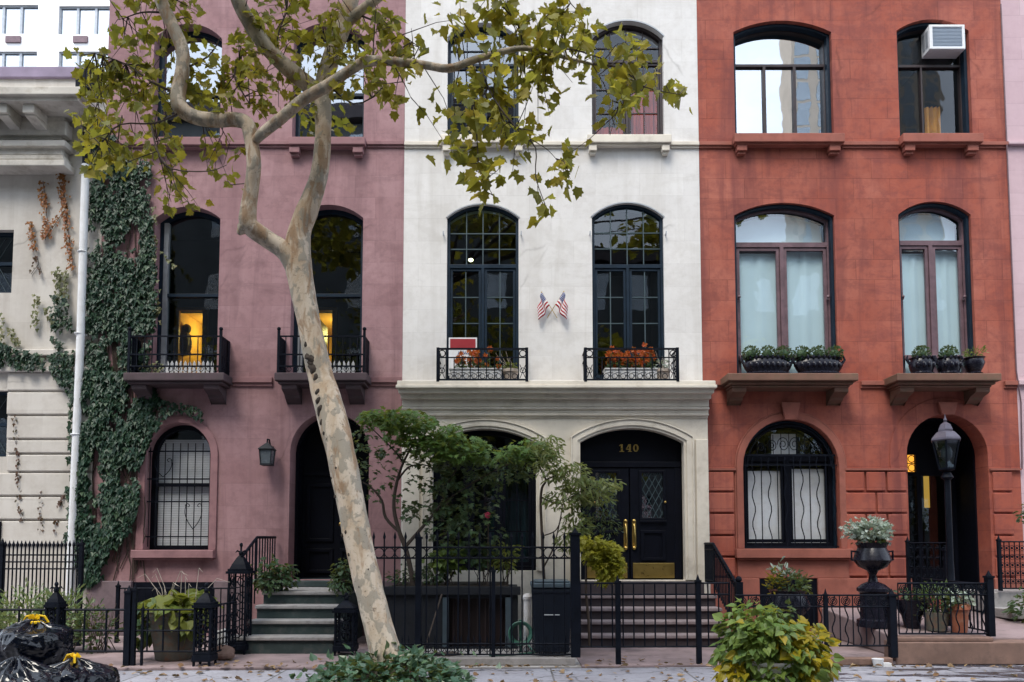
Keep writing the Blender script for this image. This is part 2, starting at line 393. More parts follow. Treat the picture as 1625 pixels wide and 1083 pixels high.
# leaf outlines: midrib points, half outline (x, y), fold
PLANE = ((0.0, .5, 1.0), [(.14,-.03),(.32,-.05),(.33,.13),(.53,.30),(.37,.42),(.38,.64),(.22,.62),(.10,.84)], .3)
IVY = ((0.0, 1.0), [(.24,-.12),(.46,.20),(.24,.38)], .22)
OVAL = ((0.0, 1.0), [(.18,.12),(.30,.40),(.20,.74)], .3)
HEART = ((0.0, 1.0), [(.22,-.14),(.46,.06),(.44,.34),(.20,.70)], .3)
NARROW = ((0.0, 1.0), [(.09,.2),(.13,.5),(.08,.8)], .3)
FINE = ((0.0, 1.0), [(.16,.04),(.46,.26),(.20,.36),(.36,.72),(.12,.64)], .2)
def rv(s=1.0): return Vector((rnd.gauss(0,s), rnd.gauss(0,s), rnd.gauss(0,s)))
def foliage(mb, c, rad, n, size, shape, droop=.4, shell=.5, jit=.35, amp=.5):
    c = Vector(c)
    for _ in range(n):
        d = rv().normalized(); q = shell + (1-shell)*rnd.random()
        q *= 1 + amp*noise.noise(d*1.7 + c*3.7) + (rnd.uniform(0,.28) if rnd.random() < .08 else 0)
        p = c + Vector((d.x*rad[0], d.y*rad[1], d.z*rad[2]))*q
        tip = Vector((d.x, d.y, d.z*.5 - droop)) + rv(jit)
        mb.leaf(p, tip, d + Vector((0,-.3,.5)) + rv(.3), size*rnd.uniform(.65,1.2), shape)
    return mb
# ------------------------------------------------------------------ house helpers
def face(outline, y):
    m = MB(); m.plate(outline, [], y, y, back=False); m.f = m.f[:-len(outline)]; return m
def window(house, A, y, fmat, gmat, t=.06, transom=None, th=.07, mull=(), mt=.06, gtop=None, gbot=None, sash=0.0, mmat=None, dep=.09, midrail=None, label=None, casing=None):
    I = A.inset(t); zt = transom if transom is not None else None
    holes = []; panes = []
    edges = [I.x0] + [c for f in mull for c in (I.x0+(I.x1-I.x0)*f-mt/2, I.x0+(I.x1-I.x0)*f+mt/2)] + [I.x1]
    rects = [(edges[i], edges[i+1]) for i in range(0, len(edges), 2)]
    m = MB()
    if zt is not None:
        top = Arch(I.x0, I.x1, zt+th/2, max(I.zs, zt+th/2+.01), I.zt); holes.append(top.pts())
        zlo = [(I.z0, zt-th/2)]
        if midrail: zlo = [(I.z0, midrail-.03), (midrail+.03, zt-th/2)]
        for a, b in rects:
            for z0, z1 in zlo: holes.append(rect(a, b, z0, z1))
    else:
        if midrail:
            holes.append(rect(I.x0, I.x1, I.z0, midrail-.03)); holes.append(Arch(I.x0, I.x1, midrail+.03, I.zs, I.zt).pts())
        else: holes.append(I.pts())
    m.plate(A.pts(), holes, y, y+dep)
    if sash and zt is not None:
        for a, b in rects:
            z0, z1 = I.z0, zt-th/2; e = .006
            m.plate(rect(a+e, b-e, z0+e, z1-e), [rect(a+sash, b-sash, z0+sash*1.3, z1-sash)], y+.02, y+.07)
    w = m.build('window', fmat, house, bevel=.006)
    if label: w['label'] = label
    g = MB()
    for h in holes:
        o = face(h, y+.052); g.add(o.v, o.f)
    g.build('pane', gmat, w)
    if gtop or gbot:
        q = MB(); b = .009; ya, yb = y+.03, y+.05
        def grid(x0, x1, z0, z1f, nx, nz, zmax):
            for i in range(1, nx):
                x = x0+(x1-x0)*i/nx; q.box(x-b, x+b, ya, yb, z0, z1f(x))
            for i in range(1, nz):
                z = z0+(zmax-z0)*i/nz; q.box(x0, x1, ya+.002, yb+.002, z-b, z+b)
        if gtop:
            zb = (zt+th/2) if zt is not None else I.z0
            grid(I.x0, I.x1, zb, lambda x: I.top(x), gtop[0], gtop[1], zb+(I.zt-zb)*gtop[2])
        if gbot:
            for a, c in rects: grid(a+sash, c-sash, I.z0+sash, lambda x: zt-th/2-sash, gbot[0], gbot[1], zt-th/2-sash)
        q.build('muntin', mmat or fmat, w)
    if casing:
        c = MB(); O = A; c.plate(O.pts(), [O.inset(casing[0], casing[0]*.3).pts()], y-casing[1], y-.002)
        c.build('casing', casing[2], w, bevel=.008)
    return w
def curtain(parent, x0, x1, z0, z1, y, mt, amp=.025, waves=6, name='curtain', zt=None):
    m = MB(); n = waves*6
    for i in range(n+1):
        x = x0+(x1-x0)*i/n; yy = y+amp*math.sin(i/n*waves*2*math.pi)+amp*.5*math.sin(i*1.7)
        for z in (z0, z1): m.v.append((x, yy, z))
    for i in range(n): m.f.append((2*i, 2*i+2, 2*i+3, 2*i+1))
    return m.build(name, mt, parent, smooth=True)
def sill_corbels(house, x0, x1, z1, z0, mt, blocks, cz0, proj=.16):
    z1, z0, cz0 = pj(z1, FAC-proj), pj(z0, FAC-proj), pj(cz0, FAC-.13)
    s = MB(); s.box(x0, x1, FAC-proj, FAC-.001, z0, z1); s.box(x0+.03, x1-.03, FAC-proj+.04, FAC-.001, z0-.03, z0)
    o = s.build('sill', mt, house, bevel=.012)
    for a, b in blocks:
        k = MB(); k.box(a, b, FAC-.13, FAC-.001, cz0+.05, z0-.03); k.box(a+.02, b-.02, FAC-.09, FAC-.001, cz0, cz0+.05)
        k.build('corbel', mt, o, bevel=.01)
    return o
def room(house, x0, x1, zs, mt, y1=17.0, hole=None):
    m = MB(); y0 = FAC+.352
    for z in zs: m.box(x0, x1, y0, y1, z-.12, z)
    m.box(x0-.02, x0, y0, y1, zs[0], zs[-1]); m.box(x1, x1+.02, y0, y1, zs[0], zs[-1])
    if hole: m.plate(rect(x0, x1, zs[0]-.12, zs[-1]), hole, y1, y1+.1)
    else: m.box(x0, x1, y1, y1+.1, zs[0]-.12, zs[-1])
    return m.build('interior', mt, house)
def house(name, label, xa, xb, wmat, holes, ztop=15.2, zb=-.6, y=FAC, th=.35):
    h = thing(name, label, 'house', ((xa+xb)/2, y, 0))
    m = MB().plate(rect(xa, xb, zb, ztop), holes, y, y+th)
    m.build('wall', wmat, h)
    r = MB().box(xa, xb, y+th+.001, y+9, ztop-.3, ztop); r.box(xa+.001, xb-.001, y+8.9, y+9, zb, ztop-.31)
    r.box(xa, xa+.12, y+th+.001, y+8.9, zb, ztop-.31); r.box(xb-.12, xb, y+th+.001, y+8.9, zb, ztop-.31)
    r.build('rear_shell', M['opp_brick'], h)
    return h
def cornice(h, xa, xb, mt, z=15.2):
    m = MB(); 
    for i, (p, a, b) in enumerate(((.15,-.5,-.3),(.35,-.3,-.12),(.55,-.12,.1))): m.box(xa+.01, xb-.01, FAC-p, FAC-.001, z+a, z+b)
    m.build('cornice', mt, h, bevel=.015)
def console(m, x0, x1, ytop, z1, z0, proj):               # scroll bracket under a balcony, y from wall outwards
    pr = []
    for i in range(13):
        a = i/12; y = FAC - proj*(1-a)**1.0*(.86+.14*math.cos(a*9)); z = z1-.07-(z1-.07-z0)*(a**.8)
        pr.append((y, z))
    m.prism_x([(FAC-.001, z1), (FAC-proj, z1), (FAC-proj, z1-.07)] + pr[1:] + [(FAC-.001, z0-.02)], x0, x1)
def ornate_newel(name, label, base, h=1.5, w=.2, group=None, lattice=True):
    x, y, z = base; t = thing(name, label, 'newel post', base, group)
    m = MB(); m.box(x-w*.62, x+w*.62, y-w*.62, y+w*.62, z+.06, z+.14); m.box(x-w*.55, x+w*.55, y-w*.55, y+w*.55, z+.14, z+.18)
    for a in (-1, 1):
        for b in (-1, 1): m.box(x+a*w*.5-.014, x+a*w*.5+.014, y+b*w*.5-.014, y+b*w*.5+.014, z-.0, z+h*.74)
    zc = z+h*.74
    m.build('shaft', M['iron'], t, bevel=.004)
    l = MB()
    nz = max(3, int(h*.56/ (w*.75))); dz = (h*.74-.2)/nz
    for a in (-1, 1):
        for i in range(nz):
            zz = z+.2+dz*(i+.5)
            l.ring((x, y+a*w*.5, zz), w*.34, .008, 'y', 12, 4); l.ring((x+a*w*.5, y, zz), w*.34, .008, 'x', 12, 4)
            l.ball((x, y+a*w*.5, zz), .018, 6, 4); l.ball((x+a*w*.5, y, zz), .018, 6, 4)
        for q in (-.17, .17): l.box(x+q*w-.005, x+q*w+.005, y+a*w*.5-.005, y+a*w*.5+.005, z+.18, zc); l.box(x+a*w*.5-.005, x+a*w*.5+.005, y+q*w-.005, y+q*w+.005, z+.18, zc)
    l.build('lattice', M['iron'], t)
    c = MB(); c.box(x-w*.66, x+w*.66, y-w*.66, y+w*.66, zc, zc+.035); c.box(x-w*.58, x+w*.58, y-w*.58, y+w*.58, zc+.035, zc+.07)
    r2 = math.sqrt(2)
    c.lathe((x, y, zc+.07), [(w*.5*r2, 0), (w*.40*r2, h*.04), (w*.2*r2, h*.10), (.02, h*.13)], 4, rot=math.pi/4)
    c.build('cap', M['iron'], t)
    f = MB(); zf = zc+.07+h*.13
    f.ball((x, y, zf+.015), .035, 8, 6); f.tube([(x, y, zf), (x, y, zf+h*.08)], .014, 6); f.ball((x, y, zf+h*.09), .026, 8, 6, 1.3)
    for k in range(4):
        a = k*math.pi/2+.4; f.tube([(x, y, zf+.03), (x+.055*math.cos(a), y+.055*math.sin(a), zf+.055), (x+.075*math.cos(a), y+.075*math.sin(a), zf+.03)], [.012,.014,.005], 5)
    f.build('finial', M['iron'], t, smooth=True)
    return t

# ------------------------------------------------------------------ purple house
EDGE = [fx(163, 330), fx(641, 330), fx(1110.5, 330), fx(1601.5, 330)]
xP0, xW0, xR0, xK0 = EDGE
FY = fz(230)
P3a, P3b = apx(243, 351, 38, 62, 217, db=12.84), apx(465, 578, 36, 60, 217, db=12.84)
P2a, P2b = apx(243, 347, 328, 347, 591, db=12.55), apx(462, 575, 325, 346, 591, db=12.55)
P1a = apx(231, 334, 672, 722, 873)
PD = apx(459, 585, 655, 718, 921)
ph = house('mauve_house', 'mauve stuccoed row house with ivy climbing one corner and lit rooms behind its tall windows', xP0, xW0-.003, M['purple'], [a.pts() for a in (P3a, P3b, P2a, P2b, P1a, PD)])
cornice(ph, xP0, xW0-.003, M['purple_trim'])
zf = [fz(920), fz(590)-.05, fz(300), fz(60)+1.2]
d0 = P(283, 495, 15.0); d1 = P(326, 560, 15.0); e0 = P(500, 495, 15.0); e1 = P(531, 590, 15.0)
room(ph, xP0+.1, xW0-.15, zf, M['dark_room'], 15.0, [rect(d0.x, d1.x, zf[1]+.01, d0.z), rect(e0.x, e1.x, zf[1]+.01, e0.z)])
br = MB()                                                   # lit rear room seen through the inner doorways
bx0, bx1, bz0, bz1 = d0.x-.25, e1.x+1.2, zf[1]-.02, d0.z+.25
br.box(bx0, bx1, 17.6, 17.7, bz0, bz1); br.box(bx0, bx1, 15.11, 17.6, bz0-.1, bz0); br.box(bx0, bx1, 15.11, 17.6, bz1, bz1+.1)
br.box(bx0-.1, bx0, 15.11, 17.7, bz0, bz1); br.box(bx1, bx1+.1, 15.11, 17.7, bz0, bz1)
br.build('rear_room', M['warm_room'], ph)
dr = MB()
for a, b in ((d0, d1), (e0, e1)):
    for xx in (a.x, b.x): dr.box(xx-.05, xx+.05, 14.93, 14.99, zf[1]+.01, a.z+.06)
    dr.box(a.x-.05, b.x+.05, 14.92, 14.985, a.z, a.z+.07)
dr.build('inner_door_frame', mat('amber_wood', (.30,.12,.03), .5), ph)
fu = MB()                                                   # a chair and a picture seen in the lit room
cx = (d0.x+d1.x)/2
fu.box(cx-.22, cx+.1, 16.3, 16.7, bz0, bz0+.5); fu.box(cx-.22, cx-.12, 16.3, 16.7, bz0+.5, bz0+1.05); fu.ball((cx-.15, 16.2, bz0+1.1), .16)
fu.box(cx+.12, cx+.3, 17.5, 17.59, bz0+1.3, bz0+1.65)
fu.box(cx-.5, cx+.6, 16.9, 17.3, bz0, bz0+.75); fu.box(cx+.1, cx+.16, 15.4, 15.9, bz0, bz0+1.9); ex = (e0.x+e1.x)/2; fu.box(ex-.6, ex+.5, 16.8, 17.3, bz0, bz0+.62); fu.box(ex-.02, ex+.02, 17.0, 17.04, bz0+.62, bz0+1.1); fu.lathe((ex, 17.02, bz0+1.1), [(.16,0),(.10,.2)], 12)
px_ = P(313, 517, 17.5); fu.box(px_.x-.16, px_.x+.16, 17.55, 17.59, px_.z-.2, px_.z+.2); q_ = P(292, 545, 15.8); fu.ball(q_, .17, 9, 7, 1.7); fu.ball(q_+Vector((.05,0,.32)), .10, 9, 7); q_ = P(515, 520, 17.4); fu.box(q_.x-.4, q_.x-.05, 17.5, 17.59, q_.z-.35, q_.z+.35); fu.box(e0.x+.02, e0.x+.06, 15.2, 15.8, bz0, e0.z-.1)
fu.build('room_furniture', M['darkwood'], ph)
for i, xx in enumerate((d0.x+.2, (d0.x+d1.x)/2+1.3, e0.x+.2)):
    lt = bpy.data.lights.new('room_lamp', 'POINT'); lt.energy = 30; lt.color = (1.0, .58, .16); lt.shadow_soft_size = .15
    lo = bpy.data.objects.new('room_lamp', lt); lo.location = (xx, 16.4, bz1-.35); C.objects.link(lo)
window(ph, P3a, 13.2, M['navy'], M['glass_mid'], .06, midrail=fz(140))
window(ph, P3b, 13.2, M['navy'], M['glass_mid'], .06, midrail=fz(140))
for A, ga, gb in ((P2a, 262, 340), (P2b, 520, 564)):
    w = window(ph, A, 13.2, M['navy'], M['glass_dark'], .075, midrail=fz(463))
    s = MB(); s.box(A.x0+.08, A.x0+.16, 13.19, 13.28, A.z0+.1, A.zs); s.build('side_jamb', M['steel'], w)
    # louvred low vent / white picket guard inside the window foot
    v = MB(); x0, x1 = P(ga,580,12.7).x, P(gb,580,12.7).x; n = round((x1-x0)/.075)
    for i in range(n):
        x = x0+(x1-x0)*(i+.5)/n; zz = A.z0+.02
        v.plate([(x-.025, zz), (x+.025, zz), (x+.025, zz+.17), (x, zz+.22), (x-.025, zz+.17)], [], 12.70, 12.715)
    v.box(x0, x1, 12.717, 12.73, A.z0+.06, A.z0+.085); v.box(x0, x1, 12.717, 12.73, A.z0+.135, A.z0+.16)
    v.build('picket_guard', M['white_paint'], w)
# ground window with bars
w1 = window(ph, P1a, 13.2, M['black_paint'], M['glass'], .08, midrail=fz(768))
bl = MB(); zz = fz(866)
while zz < P1a.top(P1a.x0+.2)-.12:
    hw = min(P1a.w-.09, math.sqrt(max(.01, (P1a.R-.09)**2-max(0, zz-P1a.cz)**2))); bl.box(P1a.cx-hw, P1a.cx+hw, 13.30, 13.32, zz, zz+.027); zz += .032
bl.build('blind', M['white_paint'], w1)
sb = MB(); zb, zt = fz(868), fz(703)
for i in range(9):
    x = P1a.x0+.04+(P1a.x1-P1a.x0-.08)*i/8; sb.tube([(x, 13.06, zb), (x, 13.06, min(zt, P1a.top(x)-.06))], .009, 5)
for yy in (716, 760, 796, 852): sb.box(P1a.x0+.0, P1a.x1-.0, 13.052, 13.068, fz(yy)-.012, fz(yy)+.012)
for xx, z0, z1, fl in ((306, 840, 802, 1), (256, 757, 730, 1)):
    X = fx(xx, 780); Z0, Z1 = fz(z0), fz(z1)
    for sg in (-1, 1):
        pts = [(X, 13.045, Z0)]
        for i in range(1, 14):
            a = i/13; pts.append((X+sg*(.17*math.sin(a*math.pi*.62)*(1-.15*a)), 13.045, Z0+(Z1-Z0)*a))
        for i in range(9):
            a = i/8*5; r = .05*(1-i/11); pts.append((X+sg*(.10+r*math.cos(a)*1.0), 13.045, Z1-.01+r*math.sin(a)))
        sb.tube(pts, .007, 5)
sb.build('security_bars', M['iron'], w1)
sr = MB(); sr.plate(P1a.band(.13), [], 12.965, 12.999); sr.build('arch_surround', M['purple_trim'], ph, bevel=.01)
s = MB(); s.box(P1a.x0-.16, P1a.x1+.13, 12.86, 12.999, fz(886), fz(873)); s.box(P1a.x0-.12, P1a.x1+.1, 12.90, 12.998, fz(889), fz(886)-.001); s.build('sill', M['purple_trim'], ph, bevel=.012)
sill_corbels(ph, fx(236, 220), fx(353, 220), fz(217), fz(230), M['purple_trim'], [(fx(247,240), fx(262,240)), (fx(336,240), fx(350,240))], fz(243))
sill_corbels(ph, fx(462, 220), fx(582, 220), fz(217), fz(229), M['purple_trim'], [(fx(462,240), fx(478,240)), (fx(562,240), fx(578,240))], fz(246))
def course(h, gaps, xa, xb, z, mt, t=.035, proj=.06):
    m = MB(); x = xa
    for a, b in gaps + [(xb, None)]:
        if a > x: m.box(x, a, FAC-proj, FAC-.001, z-t, z+t); m.box(x, a, FAC-proj*.5, FAC-.0012, z-t*2.2, z-t)
        x = b
    return m.build('string_course', mt, h, bevel=.008)
course(ph, [(fx(236,220)-.01, fx(353,220)+.01), (fx(462,220)-.01, fx(582,220)+.01)], xP0, xW0-.003, fz(229), M['purple_trim'])
course(ph, [(fx(195,600)-.02, fx(355,600)+.02), (fx(435,600)-.02, fx(582,600)+.02)], xP0, xW0-.003, fz(604), M['purple_trim'], .05)
# plinth and basement lights
pb = MB(); zp = fz(922)
for a, b in ((xP0+.003, fx(212,940)), (fx(342,940), fx(395,940)), (fx(590,940), xW0-.01)): MB().box(a, b, 12.90, 12.999, -.6, zp).build('plinth', M['plinth'], ph, bevel=.012)
bw = MB(); bw.box(fx(212,940)+.002, fx(342,940)-.002, 12.97, 12.999, .2, fz(924)); bw.build('basement_opening', M['black_paint'], ph)
# door
dm = MB(); dm.plate(PD.inset(.001, .001).pts(), [], 13.62, 13.68)
dob = dm.build('door', M['black_paint'], ph)
dp = MB(); cxp = PD.cx
for sg in (-1, 1):
    x0, x1 = sorted((cxp+sg*.06, cxp+sg*.55))
    for z0, z1 in ((PD.z0+.1, PD.z0+.55), (PD.z0+.68, PD.z0+1.75)):
        dp.plate(rect(x0, x1, z0, z1), [rect(x0+.06, x1-.06, z0+.06, z1-.06)], 13.59, 13.619)
dp.box(cxp-.62, cxp+.62, 13.58, 13.619, PD.z0+1.9, PD.z0+1.98)
dp.build('door_panel', M['black_paint'], dob, bevel=.006)
MB().ball((cxp+.08, 13.55, PD.z0+1.0), .035).build('door_knob', M['brass'], dob, smooth=True)
sl = MB(); sl.plate(PD.inset(-.0005, 0).pts(), [PD.inset(.05, 0).pts()], 13.352, 13.62); sl.build('door_reveal', M['black_paint'], ph)
# balconies
for A, xa, xb, ra, rb in ((P2a, 195, 355, 205, 350), (P2b, 435, 582, 442, 578)):
    x0, x1 = fx(xa, 600), fx(xb, 600); zt, zb = P(0,591,12.55).z-.003, P(0,604,12.55).z; x0, x1 = P(xa,600,12.55).x, P(xb,600,12.55).x
    b = MB(); b.box(x0, x1, 12.55, 12.999, zb, zt); b.box(x0+.05, x1-.05, 12.60, 12.998, zb-.05, zb-.001)
    bo = b.build('balcony', M['mauve_slab'], ph, bevel=.015)
    for q in (x0+.10, x1-.38):
        k = MB(); console(k, q, q+.26, 0, zb-.052, P(0,638,12.85).z, .36); k.build('bracket', M['mauve_slab'], bo, bevel=.008)
    X0, X1 = P(ra, 560, 12.6).x, P(rb, 560, 12.6).x; zr = P(300, 534, 12.6).z; z0 = zt+.02
    r = MB(); Y = 12.6
    for z in (zr, z0+.10, zr-.32): r.box(X0, X1, Y-.012, Y+.012, z-.012, z+.012)
    for X in (X0, X1):
        r.box(X-.02, X+.02, Y-.02, Y+.02, zt, zr+.10); r.ball((X, Y, zr+.13), .035)
        for z in (zr, z0+.10, zr-.32): r.box(X-.012, X+.012, Y+.02, 12.995, z-.012, z+.012)
        for k in range(1, 4): r.box(X-.007, X+.007, Y+k*.09-.007, Y+k*.15+.007, z0, zr)
    n = 12
    for i in range(1, n):
        X = X0+(X1-X0)*i/n; r.box(X-.007, X+.007, Y-.007, Y+.007, z0+.1, zr)
    for i in range(n):
        X = X0+(X1-X0)*(i+.5)/n; r.ring((X, Y, z0+.05), .04, .006, 'y', 10, 4)
    r.build('railing', M['iron'], bo)

# ------------------------------------------------------------------ white house
W3a, W3b = apx(710, 823, 37, 60, 213, db=12.84), apx(939, 1053, 34, 58, 212, db=12.84)
W2a, W2b = apx(709, 823, 325, 346, 604), apx(940, 1054, 323, 345, 604)
zc0 = fz(612)
wh = house('white_house', 'white stuccoed row house with a projecting cream ground storey and dark gridded arched windows', xW0, xR0, M['white'], [a.pts() for a in (W3a, W3b, W2a, W2b)] + [rect(fx(680,780), fx(860,780), .3, fz(678)), rect(fx(915,780), fx(1090,780), .3, fz(678))])
cornice(wh, xW0+.003, xR0-.003, M['cream'])
zw = [.3, fz(605), fz(300), fz(60)+1.2]
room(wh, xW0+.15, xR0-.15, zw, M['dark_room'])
w = window(wh, W3a, 13.10, M['navy'], M['glass_half'], .05, transom=fz(98), th=.05, mull=(.5,), mt=.05, gtop=(4,2,.8), gbot=(2,4), sash=.045)
w = window(wh, W3b, 13.10, M['darkwood'], M['glass'], .05, transom=fz(92), th=.05, mull=(.5,), mt=.05, gtop=(4,2,.8), gbot=(2,3), sash=.045)
curtain(w, W3b.cx+.1, W3b.x1-.06, W3b.z0+.05, fz(110), 13.26, M['red_curtain'])
curtain(w, W3b.x0+.06, W3b.cx-.05, W3b.z0+.05, fz(190), 13.26, M['red_curtain'])
for A in (W2a, W2b):
    w = window(wh, A, 13.05, M['navy'], M['glass_dark'], .05, transom=fz(421), th=.07, mull=(.5,), mt=.05, gtop=(4,3,.84), gbot=(2,4), sash=.05, mmat=M['muntin'])
gl = MB(); pl = P(747, 413, 14.2); gl.ball(pl, .05, 10, 6, .6)
gl.build('ceiling_lamp', emit_mat('lamp_glow', (1, .72, .38), 9), wh, smooth=True)
for A in (W3a, W3b, W2a, W2b):                               # thin dark arch edge
    e = MB(); o = A; b = [p for p in o.inset(-.022, 0).pts()[2:]]; i = o.pts()[2:]
    e.plate(b + i[::-1], [], 12.985, 12.999); e.build('arch_edge', M['steel'], wh)
for k, (A, y) in enumerate(((W3a, 1), (W3b, 1))):
    x0, x1 = A.x0-.1, A.x1+.1
    sill_corbels(wh, x0, x1, fz(213), fz(226), M['cream'], [(x0+.03, x0+.17), (x1-.17, x1-.03)], fz(243))
course(wh, [(W3a.x0-.11, W3a.x1+.11), (W3b.x0-.11, W3b.x1+.11)], xW0+.003, xR0-.003, fz(230), M['cream'])
for xx, yy in ((704, 373), (827, 373), (936, 373), (1056, 373)):
    q = MB(); X, Z = fx(xx, yy), fz(yy); q.tube([(X, 13.0, Z), (X, 12.93, Z)], .012, 6); q.tube([(X, 12.93, Z-.04), (X, 12.93, Z+.04)], .01, 6); q.build('shutter_dog', M['steel'], wh)
# projecting ground storey
YC = 12.84
WA = apx(686, 851, 681, 703, 906, YC); WD = apx(921, 1086, 680, 702, 921, YC)
cx0, cx1 = fx(641, 780), fx(1121, 780)
lo = MB(); lo.plate(rect(cx0, cx1, -.6, fz(655)), [WA.pts(), WD.pts()], YC, 12.998)
lo.build('ground_storey', M['cream'], wh, bevel=.006)
last = [0.0]; ent = MB()                                                   # entablature, stacked courses
def ec(y0, y1, proj, side=0.0): ent.box(cx0-side, cx1+side, YC-proj, 12.997, P(0,y1,YC-proj).z, max(P(0,y0,YC-proj).z, last[0])); last[0] = P(0,y1,YC-proj).z-.002
last[0] = P(0,606,YC-.30).z; ec(604, 611, .30, .07); ec(611, 616, .34, .085); ec(616, 624, .27, .05); ec(624, 633, .17, .025); ec(633, 646, .07, .012); ec(646, 650, .085, .016); ec(650, 656, .045, .008); ec(656, 660, .06, .01); ec(660, 664, .022, .004)
ent.build('entablature', M['cream'], wh, bevel=.014)
for A, xs in ((WA, 868), (WD, 1098)):
    mo = MB(); mo.plate(A.inset(-.045, 0).band(.10), [], YC-.05, YC-.001); mo.plate(A.band(.045), [], YC-.025, YC-.0015)
    mo.plate(A.inset(-.145, 0).band(.02), [], YC-.07, YC-.0012)
    mo.build('arch_surround', M['cream'], wh, bevel=.01)
pp = MB(); 
for a, b in ((641.5, 668), (1101, 1120.5)): pp = MB().box(fx(a,780), fx(b,780), YC-.03, YC-.001, -.3, fz(700)); pp.build('pilaster', M['cream'], wh, bevel=.01)
# garden window doors under the left arch
gw = window(wh, WA, 13.08, M['black_paint'], M['glass_dark'], .07, transom=fz(735), th=.08, mull=(.33, .66), mt=.08, gbot=(2,3), sash=.06)
curtain(gw, fx(775,800), fx(846,800), fz(900), fz(740), 13.5, M['curtain'], .04, 7)
# front door
do = MB(); I = WD
do.plate(I.inset(.001, .001).pts(), [], 13.12, 13.2); door = do.build('door', M['black_paint'], wh)
fr = MB(); zt = fz(737)
fr.box(I.x0+.001, I.x1-.001, 13.04, 13.119, zt-.05, zt+.05)
for X in (I.x0+.06, I.x1-.06): fr.box(X-.058, X+.058, 13.05, 13.1195, I.z0+.002, zt-.051)
fr.build('door_frame', M['black_paint'], door, bevel=.008)
mid = fx(1000, 820)
for sg in (-1, 1):
    L = MB(); a, b = sorted((mid+sg*.012, mid+sg*.82)); z0, z1 = I.z0+.01, zt-.06
    px0, px1 = sorted((mid+sg*.22, mid+sg*.60))
    L.plate(rect(a, b, z0, z1), [rect(px0, px1, fz(822), fz(750))], 13.06, 13.118)
    lf = L.build('door_leaf', M['black_paint'], door, bevel=.006)
    pn = MB()
    for za, zb in ((fz(890), fz(842)),):
        pn.plate(rect(px0-.03, px1+.03, za, zb), [rect(px0+.03, px1-.03, za+.05, zb-.05)], 13.035, 13.059)
    pn.plate(rect(px0-.05, px1+.05, fz(826), fz(746)), [rect(px0+.002, px1-.002, fz(822), fz(750))], 13.04, 13.0585)
    pn.box(px0-.05, px1+.05, 13.02, 13.0395, fz(829), fz(826)-.002)
    pn.build('door_panel', M['black_paint'], lf, bevel=.006)
    g = face(rect(px0, px1, fz(822), fz(750)), 13.09); g.build('pane', M['glass_half'], lf)
    la = MB(); 
    for i in range(-8, 9):
        for s2 in (-1, 1):
            za, zb = fz(822), fz(750); xa = px0 + (px1-px0)*.5 + i*.115
            p, q = (xa - s2*(zb-za)*.27, za), (xa + s2*(zb-za)*.27, zb)
            t0 = 0; t1 = 1; dx = q[0]-p[0]
            lo_, hi_ = (px0-p[0])/dx, (px1-p[0])/dx
            if lo_ > hi_: lo_, hi_ = hi_, lo_
            t0, t1 = max(0, lo_), min(1, hi_)
            if t1-t0 > .03: la.tube([(p[0]+dx*t0, 13.085, za+(zb-za)*t0), (p[0]+dx*t1, 13.085, za+(zb-za)*t1)], .006, 4)
    la.build('leaded_lattice', M['muntin'], lf)
    hx = mid+sg*.075; h = MB(); h.box(hx-.035, hx+.035, 13.045, 13.0585, fz(870), fz(827)); h.ball((hx, 13.05, fz(827)), .037, 10, 6); h.ball((hx, 13.05, fz(870)), .037, 10, 6)
    h.tube([(hx, 13.05, fz(866)), (hx, 13.0, fz(862)), (hx, 12.99, fz(850)), (hx, 13.0, fz(836)), (hx, 13.05, fz(831))], .013, 8)
    h.build('handle', M['brass'], lf, smooth=True)
    kp = MB(); ka, kb = sorted((mid+sg*.05, mid+sg*.78)); kp.box(ka, kb, 13.05, 13.0595, fz(918), fz(894)); kp.build('kick_plate', M['brass'], lf, bevel=.003)
    kn = MB(); kn.ball((px1+.03 if sg > 0 else px0-.03, 13.03, fz(797)), .024); kn.build('knob', M['brass'], lf, smooth=True)
def serif_digit(ch, x, z, h, y):
    w = h*.62; t = h*.24; s = h*.09; m = MB(); ys = (y, y+.012)
    if ch == '1':
        m.plate([(x+w*.36, z), (x+w*.36+t, z), (x+w*.36+t, z+h), (x+w*.36, z+h)], [], *ys)
        m.box(x+w*.08, x+w*.36-.001, ys[0], ys[1], z, z+s); m.box(x+w*.36+t+.001, x+w*1.05, ys[0], ys[1], z, z+s); m.plate([(x+w*.02, z+h*.86-s), (x+w*.355, z+h*.86-s*.3), (x+w*.355, z+h), (x+w*.02, z+h*.86)], [], *ys)
    elif ch == '4':
        m.plate([(x+w*.62, z+s), (x+w*.62+t, z+s), (x+w*.62+t, z+h), (x+w*.50, z+h), (x-.0, z+h*.40), (x, z+h*.27), (x+w*.62, z+h*.27)], [[(x+w*.18, z+h*.40), (x+w*.615, z+h*.40), (x+w*.615, z+h*.78)]], *ys)
        m.box(x+w*.42, x+w*1.2, ys[0]+.001, ys[1], z, z+s-.001)
    else:
        o = [(x+w*.58+w*.58*math.cos(a), z+h*.5+h*.5*math.sin(a)) for a in [2*math.pi*i/24 for i in range(24)]]
        i_ = [(x+w*.58+w*.24*math.cos(a), z+h*.5+h*.38*math.sin(a)) for a in [2*math.pi*i/24 for i in range(24)]]
        m.plate(o, [i_], *ys)
    return m
for k, ch in enumerate('140'):
    serif_digit(ch, fx(984, 710)+k*.125, fz(716), .135, 13.105).build('house_number', M['brass'], door)
